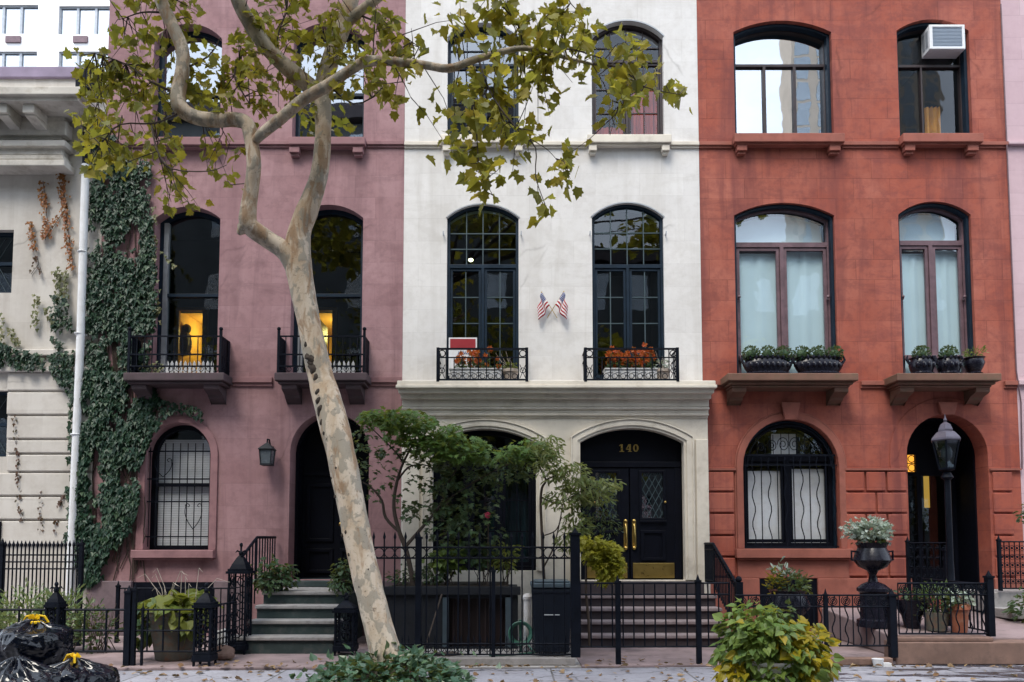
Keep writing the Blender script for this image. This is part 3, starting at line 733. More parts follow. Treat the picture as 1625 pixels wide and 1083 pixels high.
# balconettes
for k, (xa, xb) in enumerate(((695, 836), (929, 1075))):
    Y = 12.56; x0, x1 = P(xa, 580, Y).x, P(xb, 580, Y).x; zr = P(800, 554, Y).z; z0 = P(800,607,12.54).z+.012
    r = MB()
    r.box(x0, x1, Y-.015, Y+.015, z0, z0+.05); r.box(x0, x1, Y-.015, Y+.015, zr-.015, zr+.015); r.box(x0, x1, Y-.009, Y+.009, zr-.16, zr-.142)
    for X in (x0, x1):
        r.box(X-.025, X+.025, Y-.025, Y+.025, z0, zr+.02)
        for z in (z0+.02, zr, zr-.15): r.box(X-.012, X+.012, Y+.02, 12.995, z-.01, z+.01)
        for q in range(1, 4): r.box(X-.007, X+.007, Y+q*.1-.007, Y+q*.1+.007, z0, zr)
    n = 11
    for i in range(1, n):
        X = x0+(x1-x0)*i/n; r.box(X-.008, X+.008, Y-.008, Y+.008, z0+.04, zr-.15 if 1 < i < n-1 else zr)
    for sg, X in ((1, x0), (-1, x1)):
        r.ring((X+sg*.07, Y, zr-.08), .055, .009, 'y', 16, 5); r.ring((X+sg*.07, Y, z0+.2), .045, .007, 'y', 14, 5)
        r.bar((X+sg*.02, Y, z0+.06), (X+sg*.12, Y, z0+.3), .006); r.bar((X+sg*.12, Y, z0+.06), (X+sg*.02, Y, z0+.3), .006)
    for i in range(1, n-1):
        X = x0+(x1-x0)*(i+.5)/n; r.ring((X, Y, z0+.10), .045, .006, 'y', 10, 4)
    r.build('balcony_railing', M['iron'], wh)

# ------------------------------------------------------------------ red house
R3a, R3b = apx(1165, 1321, 33, 51, 210, db=12.82), apx(1425, 1540, 31, 49, 210, db=12.82)
R2a, R2b = apx(1167, 1327, 322, 342, 592, db=12.5), apx(1429, 1545, 320, 341, 592, db=12.5)
R1a = apx(1179, 1331, 666, 742, 871); RD = apx(1441, 1570, 658, 722, 945)
rh = house('red_house', 'brick red stuccoed row house with rusticated ground storey and plum framed windows', xR0+.003, xK0, M['red'], [a.pts() for a in (R3a, R3b, R2a, R2b, R1a, RD)])
cornice(rh, xR0+.006, xK0-.003, M['red_trim'])
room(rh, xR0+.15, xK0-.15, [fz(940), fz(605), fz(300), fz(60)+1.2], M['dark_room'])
ca = (.07, .12, M['darkwood'])
w = window(rh, R3a.inset(.004), 13.2, M['darkwood'], M['glass_sky'], .06, transom=fz(93), th=.05, mull=(.335, .67), mt=.05, casing=(.05, .12, M['navy']))
w = window(rh, R3b.inset(.004), 13.2, M['darkwood'], M['glass'], .06, transom=fz(94), th=.05, mull=(.4,), mt=.03, casing=(.05, .12, M['navy']))
curtain(w, fx(1492,170), fx(1518,170), R3b.z0+.05, fz(145), 13.5, M['gold_curtain'], .03, 4)
for A in (R2a, R2b):
    w = window(rh, A.inset(.004), 13.16, M['plum'], M['glass_soft'], .075, transom=fz(383 if A is R2a else 380), th=.09, mull=(.5,), mt=.07, sash=.06, casing=(.045, .10, M['navy']))
    s = MB(); J = A.inset(.1); zs_ = fz(383 if A is R2a else 380); s.plate(Arch(J.x0, J.x1, zs_, J.zs, J.zt).pts(), [], 13.33, 13.34); s.build('blind', M['blind'], w)
    for q0, q1, top_, yy_ in ((J.x0-.02, J.cx-.01, 396, 13.29), (J.cx+.01, J.x1+.02, 390, 13.30)):
        curtain(w, q0, q1, A.z0+.05, fz(top_), yy_, M['blind'], .008, 3, 'blind')
        MB().tube([(q0, yy_+.01, fz(top_)+.02), (q1, yy_+.01, fz(top_)+.02)], .022, 8).build('blind_roll', M['blind'], w)
    q = MB(); q.box(A.x0+.08, A.x1-.08, 13.06, 13.159, A.z0+.38, A.z0+.46); q.build('lower_rail', M['plum'], w, bevel=.008)
    q = MB()
    for X in (A.x0+.1, A.x1-.1): q.ball((X, 13.11, fz(468)), .03); q.box(X-.012, X+.012, 13.10, 13.159, fz(468)-.05, fz(468)+.02)
    q.build('shutter_dog', M['plum'], w)
w = window(rh, R1a.inset(.004), 13.18, M['black_paint'], M['glass'], .10, transom=fz(725), th=.14, mull=(.5,), mt=.10, sash=.05, casing=(.04, .07, M['navy']))
s = MB(); s.box(R1a.x0+.12, R1a.cx-.06, 13.30, 13.312, R1a.z0+.1, fz(745)); s.box(R1a.cx+.06, R1a.x1-.12, 13.30, 13.312, R1a.z0+.1, fz(742)); s.build('blind', M['white_paint'], w)
s = MB(); s.plate(rect(R1a.cx-.22, R1a.cx+.22, fz(720), fz(685)), [], 13.30, 13.312); s.build('blind', M['white_paint'], w)
sb = MB(); zb, zt = fz(868), fz(722)
for i in range(12):
    x = R1a.x0+.06+(R1a.x1-R1a.x0-.12)*i/11
    if i % 2: sb.tube([(x+.028*math.sin(k*1.05), 13.05, zb+(zt-zb)*.98*k/18) for k in range(19)], .010, 5)
    else: sb.tube([(x, 13.05, zb), (x, 13.05, zt)], .010, 5)
sb.box(R1a.x0, R1a.x1, 13.04, 13.06, zb-.012, zb+.012); sb.box(R1a.x0, R1a.x1, 13.04, 13.06, zt-.02, zt+.012); sb.box(R1a.x0, R1a.x1, 13.041, 13.059, fz(738)-.01, fz(738)+.01)
for i in range(1, 12):
    x = R1a.x0+(R1a.x1-R1a.x0)*i/12; sb.bar((x, 13.05, zt), (x, 13.05, R1a.top(x)-.22 if 3 < i < 9 else zt+.12), .007)
for sg in (-1, 1):
    for cx_, r0 in ((.10, .11), (.30, .09), (.50, .07)):
        pts = [(R1a.cx+sg*(cx_+r0*(1-k/26)*math.cos(k*.55)), 13.05, zt+.20-cx_*.12+r0*1.3*(1-k/26)*math.sin(k*.55)) for k in range(22)]
        sb.tube(pts, .007, 4)
pts = [(R1a.cx+(R1a.R-.10)*math.cos(a), 13.05, R1a.cz+(R1a.R-.10)*math.sin(a)) for a in [math.pi*k/20 for k in range(21)]]
sb.tube(pts, .012, 5)
sb.build('security_bars', M['iron'], w)
ring = MB(); ring.plate(R1a.band(.12), [], 12.96, 12.999); ring.plate(R1a.inset(-.12, 0).band(.03), [], 12.975, 12.9985); ring.build('arch_surround', M['red_trim'], rh, bevel=.012)
s = MB(); s.box(R1a.x0-.17, R1a.x1+.17, 12.86, 12.999, fz(886), fz(871)); s.box(R1a.x0-.14, R1a.x1+.14, 12.90, 12.998, fz(889), fz(886)-.001); s.build('sill', M['red_trim'], rh, bevel=.012)
ap = MB(); ap.box(R1a.x0-.13, R1a.x1+.13, 12.955, 12.999, fz(918), fz(889)-.002); ap.build('apron', M['red_trim'], rh, bevel=.01)
for A in (R1a, RD):                                          # keystones
    k = MB(); zt_, zb_ = fz(640), A.zt-.02
    k.plate([(A.cx-.11, zb_), (A.cx+.11, zb_), (A.cx+.17, zt_), (A.cx-.17, zt_)], [], 12.90, 12.958); k.build('keystone', M['red_trim'], rh, bevel=.01)
vs = MB()                                                    # voussoir ring scored round the door arch
vs.plate(RD.band(.30), [], 12.985, 12.999); vs.build('arch_surround', M['red'], rh, bevel=.006)
ru = MB(); g = .018
def blocks(xa, xb, rows, cols):
    ru = MB()
    for r_, (ya, yb) in enumerate(rows):
        n = cols[r_ % len(cols)]; x0, x1 = fx(xa, 820), fx(xb, 820); e = .0
        cuts = [x0+(x1-x0)*i/n for i in range(n+1)]
        for i in range(n): ru.box(cuts[i]+g, cuts[i+1]-g, 12.955, 12.9992, fz(yb)+g, fz(ya)-g)
    ru.build('rusticated_blocks', M['red'], rh, bevel=.014)
rows = [(748, 781), (781, 815), (815, 850), (850, 884), (884, 916)]
blocks(1340, 1440, rows, [3, 2]); blocks(1120.5, 1166, rows, [1]); blocks(1574, 1608, rows, [1])
rc = MB(); rc.box(cx1+.02, fx(1167,745), 12.945, 12.999, fz(747), fz(744)); rc.box(fx(1340,745), RD.x0-.01, 12.945, 12.999, fz(747), fz(744)); rc.box(RD.x1+.01, xK0-.01, 12.945, 12.999, fz(747), fz(744)); rc.build('string_course', M['red_trim'], rh)
for a, b in ((cx1+.02, fx(1204,940)), (fx(1296,940), RD.x0-.005), (RD.x1+.005, xK0-.01)): MB().box(a, b, 12.93, 12.999, -.6, fz(918)).build('plinth', M['red_trim'], rh, bevel=.012)
bw = MB(); bw.box(fx(1204,940)+.002, fx(1296,940)-.002, 12.97, 12.999, .2, fz(919)); bw.build('basement_opening', M['black_paint'], rh)
for A, xa, xb in ((R3a, 1161, 1334), (R3b, 1425, 1551)):
    x0, x1 = fx(xa, 220), fx(xb, 220)
    sill_corbels(rh, x0, x1, fz(211), fz(225), M['red_trim'], [(x0+.06, x0+.24), (x1-.26, x1-.06)], fz(243), .18)
course(rh, [(fx(1161,220)-.01, fx(1334,220)+.01), (fx(1425,220)-.01, fx(1551,220)+.01)], xR0+.006, xK0-.003, fz(230), M['red_trim'])
course(rh, [(fx(1155,600)-.02, fx(1363,600)+.02), (fx(1424,600)-.02, fx(1590,600)+.02)], xR0+.006+.16, xK0-.003, fz(609), M['red_trim'], .04)
for xa, xb in ((1155, 1363), (1424, 1590)):
    Yb = 12.5; x0, x1 = P(xa, 600, Yb).x, P(xb, 600, Yb).x; zt, zb = P(800, 592, Yb).z, P(800, 604, Yb).z
    zt = P(800, 592, Yb).z-.003; zb = zt-.13
    b = MB(); b.box(x0, x1, Yb, 12.999, zb, zt); b.box(x0+.06, x1-.06, Yb+.07, 12.998, zb-.05, zb-.001); b.box(x0+.10, x1-.10, Yb+.12, 12.997, zb-.09, zb-.051)
    bo = b.build('balcony', M['brown_slab'], rh, bevel=.015)
    for q in (x0+.12, x1-.12-.24):
        k = MB(); console(k, q, q+.24, 0, zb-.092, P(0,639,12.82).z, .36); k.build('bracket', M['brown_slab'], bo, bevel=.008)
# entrance: deep recess, glazed inner door with lit transom
sl = MB(); sl.plate(RD.inset(-.0005, 0).pts(), [RD.inset(.03, 0).pts()], 13.352, 14.0); sl.build('door_reveal', M['black_paint'], rh)
D2 = RD.inset(.031, .001); m = MB()
L0, L1 = D2.x0+.10, D2.x0+.62; R0, R1 = D2.x0+.72, D2.x1-.08
m.plate(D2.pts(), [rect(L0, L1, fz(905), fz(748)), rect(L0, L1, fz(742), fz(712)), rect(R0, R1, fz(905), fz(748))], 13.9, 13.97)
dd = m.build('door', M['black_paint'], rh, bevel=.006)
g = face(rect(L0, L1, fz(742), fz(712)), 13.95); g.build('transom_light', emit_mat('lit_amber_glass', (1, .42, .05), .55), dd)
g = face(rect(L0, L1, fz(905), fz(748)), 13.95); o = face(rect(R0, R1, fz(905), fz(748)), 13.95); g.add(o.v, o.f); g.build('pane', M['glass_dark'], dd)
am = MB(); am.box(L0+.22, L0+.36, 14.3, 14.32, fz(790), fz(735)); am.box(L0+.28, L0+.33, 14.3, 14.32, fz(840), fz(790)); am.box(R1-.3, R1-.2, 14.3, 14.32, fz(800), fz(745)); am.build('lit_hallway', emit_mat('amber_hall_glow', (1, .40, .06), .5), dd)
gr = MB(); za, zb2 = fz(742), fz(712)
for i in range(4): x = L0+(L1-L0)*i/3; gr.box(x-.008, x+.008, 13.87, 13.885, za, zb2)
for z in (za, (za+zb2)/2, zb2): gr.box(L0, L1, 13.872, 13.883, z-.008, z+.008)
for i in range(3):
    for j in range(2): gr.ring((L0+(L1-L0)*(i+.5)/3, 13.875, za+(zb2-za)*(j+.5)/2), .065, .008, 'y', 12, 4)
for i in range(4):
    x = L0+(L1-L0)*i/3; gr.box(x-.006, x+.006, 13.87, 13.885, fz(905), fz(748))
for j in range(9):
    z = fz(900)+(fz(750)-fz(900))*j/8
    for i in range(3): gr.ring((L0+(L1-L0)*(i+.5)/3, 13.875, z), .06, .006, 'y', 10, 4)
gr.build('door_grille', M['iron'], dd)
# ------------------------------------------------------------------ pink neighbour
kh = house('pink_house', 'pale pink house cut by the frame edge beside the red house', xK0+.003, xK0+5.5, M['pink'], [rect(xK0+1.4, xK0+2.4, fz(210), fz(40)), rect(xK0+1.4, xK0+2.4, fz(590), fz(325))])
m = MB(); 
for a, b in ((fz(210), fz(40)), (fz(590), fz(325))): m.plate(rect(xK0+1.4, xK0+2.4, a, b), [rect(xK0+1.48, xK0+2.32, a+.08, (a+b)/2-.03), rect(xK0+1.48, xK0+2.32, (a+b)/2+.03, b-.08)], 13.2, 13.3)
w = m.build('window', M['navy'], kh); 
g = MB()
for a, b in ((fz(210), fz(40)), (fz(590), fz(325))): o = face(rect(xK0+1.48, xK0+2.32, a+.08, b-.08), 13.25); g.add(o.v, o.f)
g.build('pane', M['glass_dark'], w)
m = MB(); m.box(xK0+.004, xK0+5.5, 12.93, 12.999, fz(232), fz(227)); m.box(xK0+.004, xK0+5.5, 12.93, 12.999, fz(612), fz(604)); m.build('string_course', M['pink'], kh, bevel=.01)
rm = MB(); rm.box(xK0+.3, xK0+5.2, 16, 16.1, 1, 14); rm.build('interior', M['dark_room'], kh)
dp_ = MB(); X = xK0-.03; dp_.tube([(X, 12.95, fz(10)), (X, 12.95, fz(590)), (X+.06, 12.95, fz(640)), (X+.03, 12.95, fz(745))], .012, 6)
dp_.thing('wall_cable', M['plum'], (X, 12.95, fz(745)), 'thin dark cable running down the joint between red and pink walls', 'cable')

# ------------------------------------------------------------------ beige mansion on the left
xB1 = xP0-.003; xB0 = xB1-6.0
BA = [rect(fx(-60,415), fx(20,415), fz(465), fz(365)), rect(fx(-60,670), fx(12,670), fz(725), fz(620))]
bh = house('beige_mansion', 'old beige limestone house with a bracketed cornice and banded lower wall', xB0, xB1, M['beige'], BA, ztop=fz(125))
for r_ in BA:
    x0, z0 = r_[0]; x1, z1 = r_[2]; m = MB()
    m.plate(r_, [rect(x0+.06, x1-.06, z0+.06, (z0+z1)/2-.03), rect(x0+.06, x1-.06, (z0+z1)/2+.03, z1-.06)], 13.12, 13.2); w = m.build('window', M['navy'], bh)
    g = face(rect(x0+.06, x1-.06, z0+.06, z1-.06), 13.16); g.build('pane', M['glass_dark'], w)
    la = MB()
    for i in range(-5, 12):
        for sg in (-1, 1):
            xa = x0+.06+i*.13; p = Vector((xa, 13.15, z0+.06)); q = Vector((xa+sg*(z1-z0-.12)*.6, 13.15, z1-.06))
            if p.x > x0 and q.x > x0 and p.x < x1 and q.x < x1: la.tube([p, q], .005, 4)
    la.build('leaded_lattice', M['muntin'], w)
room(bh, xB0+.1, xB1-.15, [.5, fz(560), fz(130)], M['dark_room'])
co = MB(); X1 = fx(122, 180)
def cc(y0, y1, proj, xr): co.box(xB0, P(xr, 200, FAC-proj).x, FAC-proj, FAC-.001, P(0,y1,FAC-proj).z, P(0,y0,FAC-proj).z-.002)
cc(137, 150, .75, 126); cc(150, 160, .68, 122); cc(192, 214, .22, 104); cc(214, 222, .14, 100); cc(222, 232, .30, 104); cc(232, 246, .22, 100); cc(246, 253, .27, 102); cc(253, 263, .34, 104)
co.build('cornice', M['beige_trim'], bh, bevel=.014)
fr_ = MB(); fr_.box(xB0, fx(112,176), FAC-.2, FAC-.001, P(0,192,FAC-.22).z, P(0,160,FAC-.68).z-.003); fr_.build('frieze', M['beige_trim'], bh)
for i in range(6):
    X = fx(80-41*i, 176); zk = P(0,160,FAC-.68).z-.004; k = MB(); k.box(X-.1, X+.1, FAC-.6, FAC-.201, zk-.16, zk); k.prism_x([(FAC-.201, zk-.26), (FAC-.55, zk-.19), (FAC-.55, zk-.162), (FAC-.201, zk-.162)], X-.09, X+.09)
    k.build('bracket', M['beige_trim'], bh, bevel=.01)
rf = MB(); rf.box(xB0, fx(150,125), FAC-.05, FAC+2, fz(126), fz(108)); rf.build('parapet', mat('lilac_slate_parapet', (.25,.20,.29), .7, .2, 3, .2, 40), bh, bevel=.02)
bd = MB(); ys = [558, 566, 585, 622, 660, 698, 721, 750, 788, 826]
bd.box(xB0, xB1, 12.93, 12.999, fz(566), fz(556)); bd.box(xB0, xB1, 12.90, 12.9985, fz(592), fz(584))
for r_ in range(3, len(ys)):
    a = ys[r_]; b = ys[r_+1] if r_+1 < len(ys) else 866
    x0 = fx(14, a) if a < 725 else xB0
    bd.box(x0, xB1-.0005, 12.955, 12.9991, fz(b)+.018, fz(a)-.018)
    if a < 725: bd.box(xB0, fx(-62, a), 12.955, 12.9991, fz(b)+.018, fz(a)-.018)
bd.box(fx(14,605), xB1-.0005, 12.955, 12.9991, fz(622)+.018, fz(592)-.01); bd.box(xB0, fx(-62,605), 12.955, 12.9991, fz(622)+.018, fz(592)-.01)
bd.build('banded_stone', M['beige'], bh, bevel=.016)
dk = MB(); dk.box(xB0, fx(5, 845), 12.92, 12.999, 0.2, fz(828)); dk.build('basement_opening', M['black_paint'], bh)
# drainpipe
dpp = MB(); Yd = 12.86; pts = [P(136, 262, Yd), P(127, 560, Yd), P(114, 860, Yd), P(110, 960, Yd)]
xs = [p.x for p in pts]; xm = sum(xs)/4
dpp.tube([(xs[0], Yd, pts[0].z), (xs[1], Yd, pts[1].z), (xs[2], Yd, pts[2].z), (xs[3], Yd, pts[3].z)], .066, 12)
dr_t = thing('drainpipe', 'white downpipe running down the beige wall beside the ivy', 'drainpipe', (xs[3], Yd, pts[3].z))
dpp.build('pipe', M['white_paint'], dr_t, smooth=True)
for yy in (400, 530, 690):
    p = P(0, yy, Yd); f = (p.z-pts[3].z)/(pts[0].z-pts[3].z); X = xs[3]+(xs[0]-xs[3])*f
    k = MB(); k.ring((X, Yd, p.z), .072, .014, 'z', 14, 5); k.box(X-.1, X+.1, Yd+.07, 12.999, p.z-.015, p.z+.015); k.build('pipe_bracket', M['white_paint'], dr_t)
hd = MB(); ph_ = P(140, 125, Yd); hd.box(ph_.x-.16, ph_.x+.16, Yd-.12, 12.998, ph_.z-.25, ph_.z+.12); hd.tube([(ph_.x, Yd, ph_.z-.24), (xs[0], Yd, pts[0].z)], .06, 10)
hd.build('rain_head', M['iron'], dr_t, bevel=.01)

# ------------------------------------------------------------------ white tower far behind
ft = thing('white_apartment_block', 'bright white apartment block rising behind the beige mansion roof', 'building', (P(60, 60, 40).x, 40, 0))
tp = lambda x, y: P(x, y, 40.0)
rs = [(-120, -38, 8, 54), (-26, 61, 8, 54), (92, 180, 10, 55), (-120, -38, 82, 121), (-26, 59, 82, 121), (92, 180, 82, 121), (-26, 61, -62, -18), (92, 180, -62, -18), (-26, 61, 150, 190), (92, 180, 150, 190)]
hl = []
for a, b, c, d in rs: p, q = tp(a, d), tp(b, c); hl.append(rect(p.x, q.x, p.z, q.z))
MB().plate(rect(tp(-200,60).x, tp(420,60).x, 0, tp(0,-160).z), hl, 40, 40.4).build('wall', M['far_white'], ft)
bk = MB().box(tp(-200,60).x, tp(420,60).x, 41.2, 55, 0, tp(0,-160).z); bk.build('rear_shell', M['far_white'], ft)
for r_ in hl:
    x0, z0 = r_[0]; x1, z1 = r_[2]; e = .07; w3 = (x1-x0)/3
    m = MB().plate(rect(x0, x1, z0, z1), [rect(x0+w3*i+e, x0+w3*(i+1)-e, z0+e, z1-e) for i in range(3)], 40.1, 40.25); w = m.build('window', M['steel'], ft)
    face(rect(x0+e, x1-e, z0+e, z1-e), 40.18).build('pane', M['glass_sky'], w)
for a, b in ((10, 34), (117, 140), (8, 32)):
    p, q = tp(a, 69), tp(b, 59)
    MB().box(p.x, q.x, 39.9, 39.999, p.z, q.z).build('vent_grille', M['plum'], ft) if (a, b) != (8, 32) else None
# ------------------------------------------------------------------ ground
def ground_mat():
    k = N('bluestone_sidewalk'); o = k.obj(); sx = k.n('ShaderNodeSeparateXYZ', {'Vector': o})
    br = k.n('ShaderNodeTexBrick', {'Vector': k.map(o, (1,1,1), (.35,.62,0)), 'Color1': (.25,.255,.30,1), 'Color2': (.34,.34,.385,1), 'Mortar': (.10,.10,.10,1), 'Scale': 1.0, 'Mortar Size': .012, 'Brick Width': 1.7, 'Row Height': 1.15})
    c = k.mix(k.math('MULTIPLY', k.ramp(k.noise(o, 1.3, 6, .7), [(.4, 0), (.65, 1)]), .6), br.outputs['Color'], (.18,.165,.185))
    c = k.mix(k.math('MULTIPLY', k.ramp(k.noise(o, 14, 6, .7), [(.5, 0), (.7, 1)]), .5), c, (.14,.13,.14))
    vo = k.n('ShaderNodeTexVoronoi', {'Vector': o, 'Scale': 2.6}, feature='F1').outputs['Distance']
    c = k.mix(k.ramp(vo, [(.035, .75), (.06, 0)]), c, (.05,.05,.055))
    crk = k.n('ShaderNodeTexVoronoi', {'Vector': k.n('ShaderNodeVectorMath', {0: o, 1: k.n('ShaderNodeVectorMath', {0: k.n('ShaderNodeTexNoise', {'Vector': o, 'Scale': 4.0, 'Detail': 4}).outputs['Color'], 'Scale': .25}, operation='SCALE').outputs[0]}, operation='ADD').outputs[0], 'Scale': .55}, feature='DISTANCE_TO_EDGE').outputs[0]
    c = k.mix(k.ramp(crk, [(.002, .8), (.007, 0)]), c, (.06,.06,.065))
    wet = k.ramp(k.noise(k.map(o, (.8,2.2,1), (2.3,.7,0)), 1.6, 6, .62, .5), [(.50, 0), (.545, 1)])
    right = k.ramp(k.math('MULTIPLY', sx.outputs[0], .1), [(.30, 0), (.42, 1)])
    wet = k.math('MULTIPLY', wet, right)
    c = k.mix(wet, c, (.045,.05,.07))
    rr = k.mix(wet, (.8,.8,.8), (.18,.18,.18))
    h = k.math('ADD', k.noise(o, 30, 6, .7), k.math('MULTIPLY', br.outputs['Fac'], -.8))
    return k.done(k.pbsdf(color=c, rough=rr, normal=k.bump(h, .3, .006), spec=.4))
M['sidewalk'] = ground_mat()
M['asphalt'] = mat('asphalt', (.05,.05,.052), .9, .2, 1, .5, 60)
M['pave_pink'] = mat('worn_pink_paving', (.25,.19,.195), .85, .25, 1.5, .3, 40, dirt=(.13,.10,.10), dirt_amt=.7)
M['pave_grey'] = mat('pale_concrete_floor', (.36,.34,.33), .85, .25, 1.5, .3, 40, dirt=(.16,.14,.13), dirt_amt=.6)
M['shadewall'] = mat('shade_blackened_masonry', (.007,.009,.014), .7, .3, 4, .3, 40)  # dark paint colour blackened further to carry the areaway's shade
g = MB(); g.add([(-120,-60,-.16),(120,-60,-.16),(120,110,-.16),(-120,110,-.16)], [(0,1,2,3)]); tag(g.build('road', M['asphalt']), kind='structure')
s = MB().box(-60, 60, 5.2, 13.0, -.3, 0.0); tag(s.build('pavement', M['sidewalk']), kind='structure')
s = MB().box(-60, 60, 5.0, 5.199, -.3, .002); tag(s.build('kerb', M['curb'], bevel=.015), kind='structure')
s = MB().box(-60, 60, -12, -4.2, -.3, 0.0); tag(s.build('opposite_pavement', M['sidewalk']), kind='structure')
def slab(name, pts, z0, z1, m):
    b = MB(); n = len(pts); b.v = [(x, y, z0) for x, y in pts] + [(x, y, z1) for x, y in pts]
    b.f = [tuple(range(n))[::-1], tuple(range(n, 2*n))] + [(i, (i+1) % n, n+(i+1) % n, n+i) for i in range(n)]
    return tag(b.build(name, m, bevel=.008), kind='structure')
xs0, xs1 = P(597, 950, 10).x, P(914, 950, 9.9).x
slab('areaway_paving', [(-9, 9.42), (xs0-.15, 9.62), (xs0-.15, 12.88), (-9, 12.88)], .0, .035, M['pave_pink'])
slab('areaway_floor', [(xs0-.148, 9.60), (xs1+.05, 9.72), (xs1+.05, 12.83), (xs0-.148, 12.83)], .0, .03, M['pave_grey'])
slab('gate_paving', [(xs1+.052, 9.72), (3.9, 9.9), (3.9, 12.83), (xs1+.052, 12.83)], .0, .034, M['pave_pink'])
slab('forecourt_paving', [(3.902, 9.95), (9.5, 10.15), (9.5, 12.92), (3.902, 12.92)], .0, .05, M['pave_pink'])
k = MB(); k.box(xs0+.1, xs1-.02, 9.74, 9.90, .031, .13); k.thing('stone_footing', M['curb'], ((xs0+xs1)/2, 9.82, .031), 'low pale stone kerb carrying the tall fence of the white house', 'kerb', bevel=.012)

# opposite side of the street, seen only in the window glass and as the shade it throws
def opp(name, label, x0, x1, y0, h, mt, cat='building', nx=8, nz=6, dep=8):
    t = thing(name, label, cat, ((x0+x1)/2, y0, 0)); w = MB().box(x0, x1, y0-dep, y0, -.16, h); w.build('wall', mt, t)
    q = MB()
    for i in range(nx):
        for j in range(nz):
            X = x0+(x1-x0)*(i+.5)/nx; Z = 1.2+(h-1.5)*(j+.3)/nz
            q.box(X-.5, X+.5, y0+.001, y0+.03, Z, Z+1.7)
    q.build('window', M['glass_half'], t)
    c = MB().box(x0-.2, x1+.2, y0+.031, y0+.5, h-.6, h+.1); c.build('cornice', M['darkwood'], t)
    return t
opp('apartment_building', 'grey brick building across the street mirrored in the upper windows of the mauve house', -40, .9, -9, 23.2, M['opp_brick'], nx=12, nz=6)
opp('brick_row', 'low grey brick row across the street mirrored in the dark parlour windows', 1.0, 34, -9, 15.8, M['opp_brick'], nx=16, nz=4)
opp('tan_tower', 'tall tan brick tower mirrored in the widest top window of the red house', 22.3, 34, -30, 52, M['opp_pale'], nx=7, nz=26, dep=2.5)

# ------------------------------------------------------------------ stoops
def stoop(name, label, x0, x1, prof, ytop, rm, tm, nos=.03, widen=0.0):
    t = thing(name, label, 'steps', ((x0+x1)/2, prof[0][0], 0)); r = MB(); T = []
    for i, (y, z) in enumerate(prof):
        zp = prof[i-1][1] if i else .0
        ye = ytop
        wx = widen if i == 0 else 0
        r.box(x0-wx, x1, y+.02, ye, zp-.05 if i else 0.0, z-.055)
        yn = prof[i+1][0]+.019 if i+1 < len(prof) else ye
        b = MB(); b.box(x0-.02-wx, x1+.02, y-.02, yn, z-.054, z); T.append(b)
    r.build('riser', rm, t)
    for b in T: b.build('tread', tm, t, bevel=.012)
    return t
def stepprof(foot, ys, run, z=0.0):
    d = gd(800, foot); out = []
    for y in ys: out.append((d, P(800, y, d).z)); d += run
    return out
pr = stepprof(1042, [1011, 985, 961, 939], .29)
lx0, lx1 = P(396, 985, pr[1][0]).x, P(536, 985, pr[1][0]).x
stoop('green_stoop', 'dark green painted stone steps with worn pale treads up to the mauve house door', lx0, lx1, pr, 12.87, M['step_green'], M['tread'], widen=.22)
sb = MB().box(PD.x0+.002, PD.x1-.002, 12.80, 13.45, pr[-1][1]+.004, PD.z0-.003); sb.thing('door_step', M['step_green'], (PD.cx, 12.8, pr[-1][1]+.004), 'single dark sill step right below the mauve house door', 'step', bevel=.012)
pw = stepprof(1031, [1008, 986, 965, 945], .28)
wx0, wx1 = P(918, 985, pw[1][0]).x, P(1152, 985, pw[1][0]).x
stoop('brownstone_stoop', 'brownstone steps with pinkish treads leading up to the double black door', wx0, wx1, pw, 12.83, M['step_brown'], M['tread_pink'])
sb = MB().box(WD.x0-.25, WD.x1+.22, 12.42, 12.838, pw[-1][1]+.004, fz(921)-.01); sb.thing('door_step', M['step_brown'], (WD.cx, 12.42, pw[-1][1]+.004), 'wide dark sill step under the brass kick plates', 'step', bevel=.012)

# red house ramp, kerb and pink house steps
a, b = P(1312, 966, 12.7), P(1417, 1012, 10.35)
rt = MB(); xr = P(1640, 1000, 10.3).x
rt.v = [(b.x,10.30,.05),(xr+1.5,10.30,.05),(xr+1.5,12.92,.05),(a.x,12.92,.05),(b.x,10.30,.33),(xr+1.5,10.30,.33),(xr+1.5,12.92,.50),(a.x,12.92,.52)]
rt.f = [(0,3,2,1),(4,5,6,7),(0,1,5,4),(1,2,6,5),(2,3,7,6),(3,0,4,7)]
rt.thing('stone_ramp', M['pave_pink'], (b.x+1, 11.3, .05), 'pinkish stone ramp climbing behind the curly fence to the red house door', 'ramp', bevel=.02)
kb = MB(); x0 = P(1418, 1015, 10.02).x
kb.box(x0, xr+2, 9.99, 10.295, .0, .30); kb.box(x0+.04, P(1572, 1010, 10.1).x, 10.03, 10.29, .301, .36)
kb.thing('stone_kerb', M['brown_curb'], (x0+1, 10.1, 0), 'thick brown stone kerb under the higher curly fence at the right', 'kerb', bevel=.015)
kb = MB(); x1 = P(1330, 1000, 10).x; kb.box(P(1150,1000,10).x, x0-.06, 9.93, 10.05, .0, .10); kb.thing('stone_edging', M['brown_curb'], (x1, 9.98, 0), 'low worn stone edging below the curly fence, behind the leafy planter', 'kerb', bevel=.015)
st = MB(); X0 = P(1573, 940, 12.1).x
st.box(X0, X0+3, 12.1, 12.92, .505, P(1600, 940, 12.1).z); st.box(X0-.05, X0+3, 11.55, 12.099, .45, P(1600, 968, 11.55).z)
st.thing('grey_steps', M['tread'], (X0+1.4, 12, .45), 'grey stone steps at the right edge beside the pink house railing', 'steps', bevel=.012)

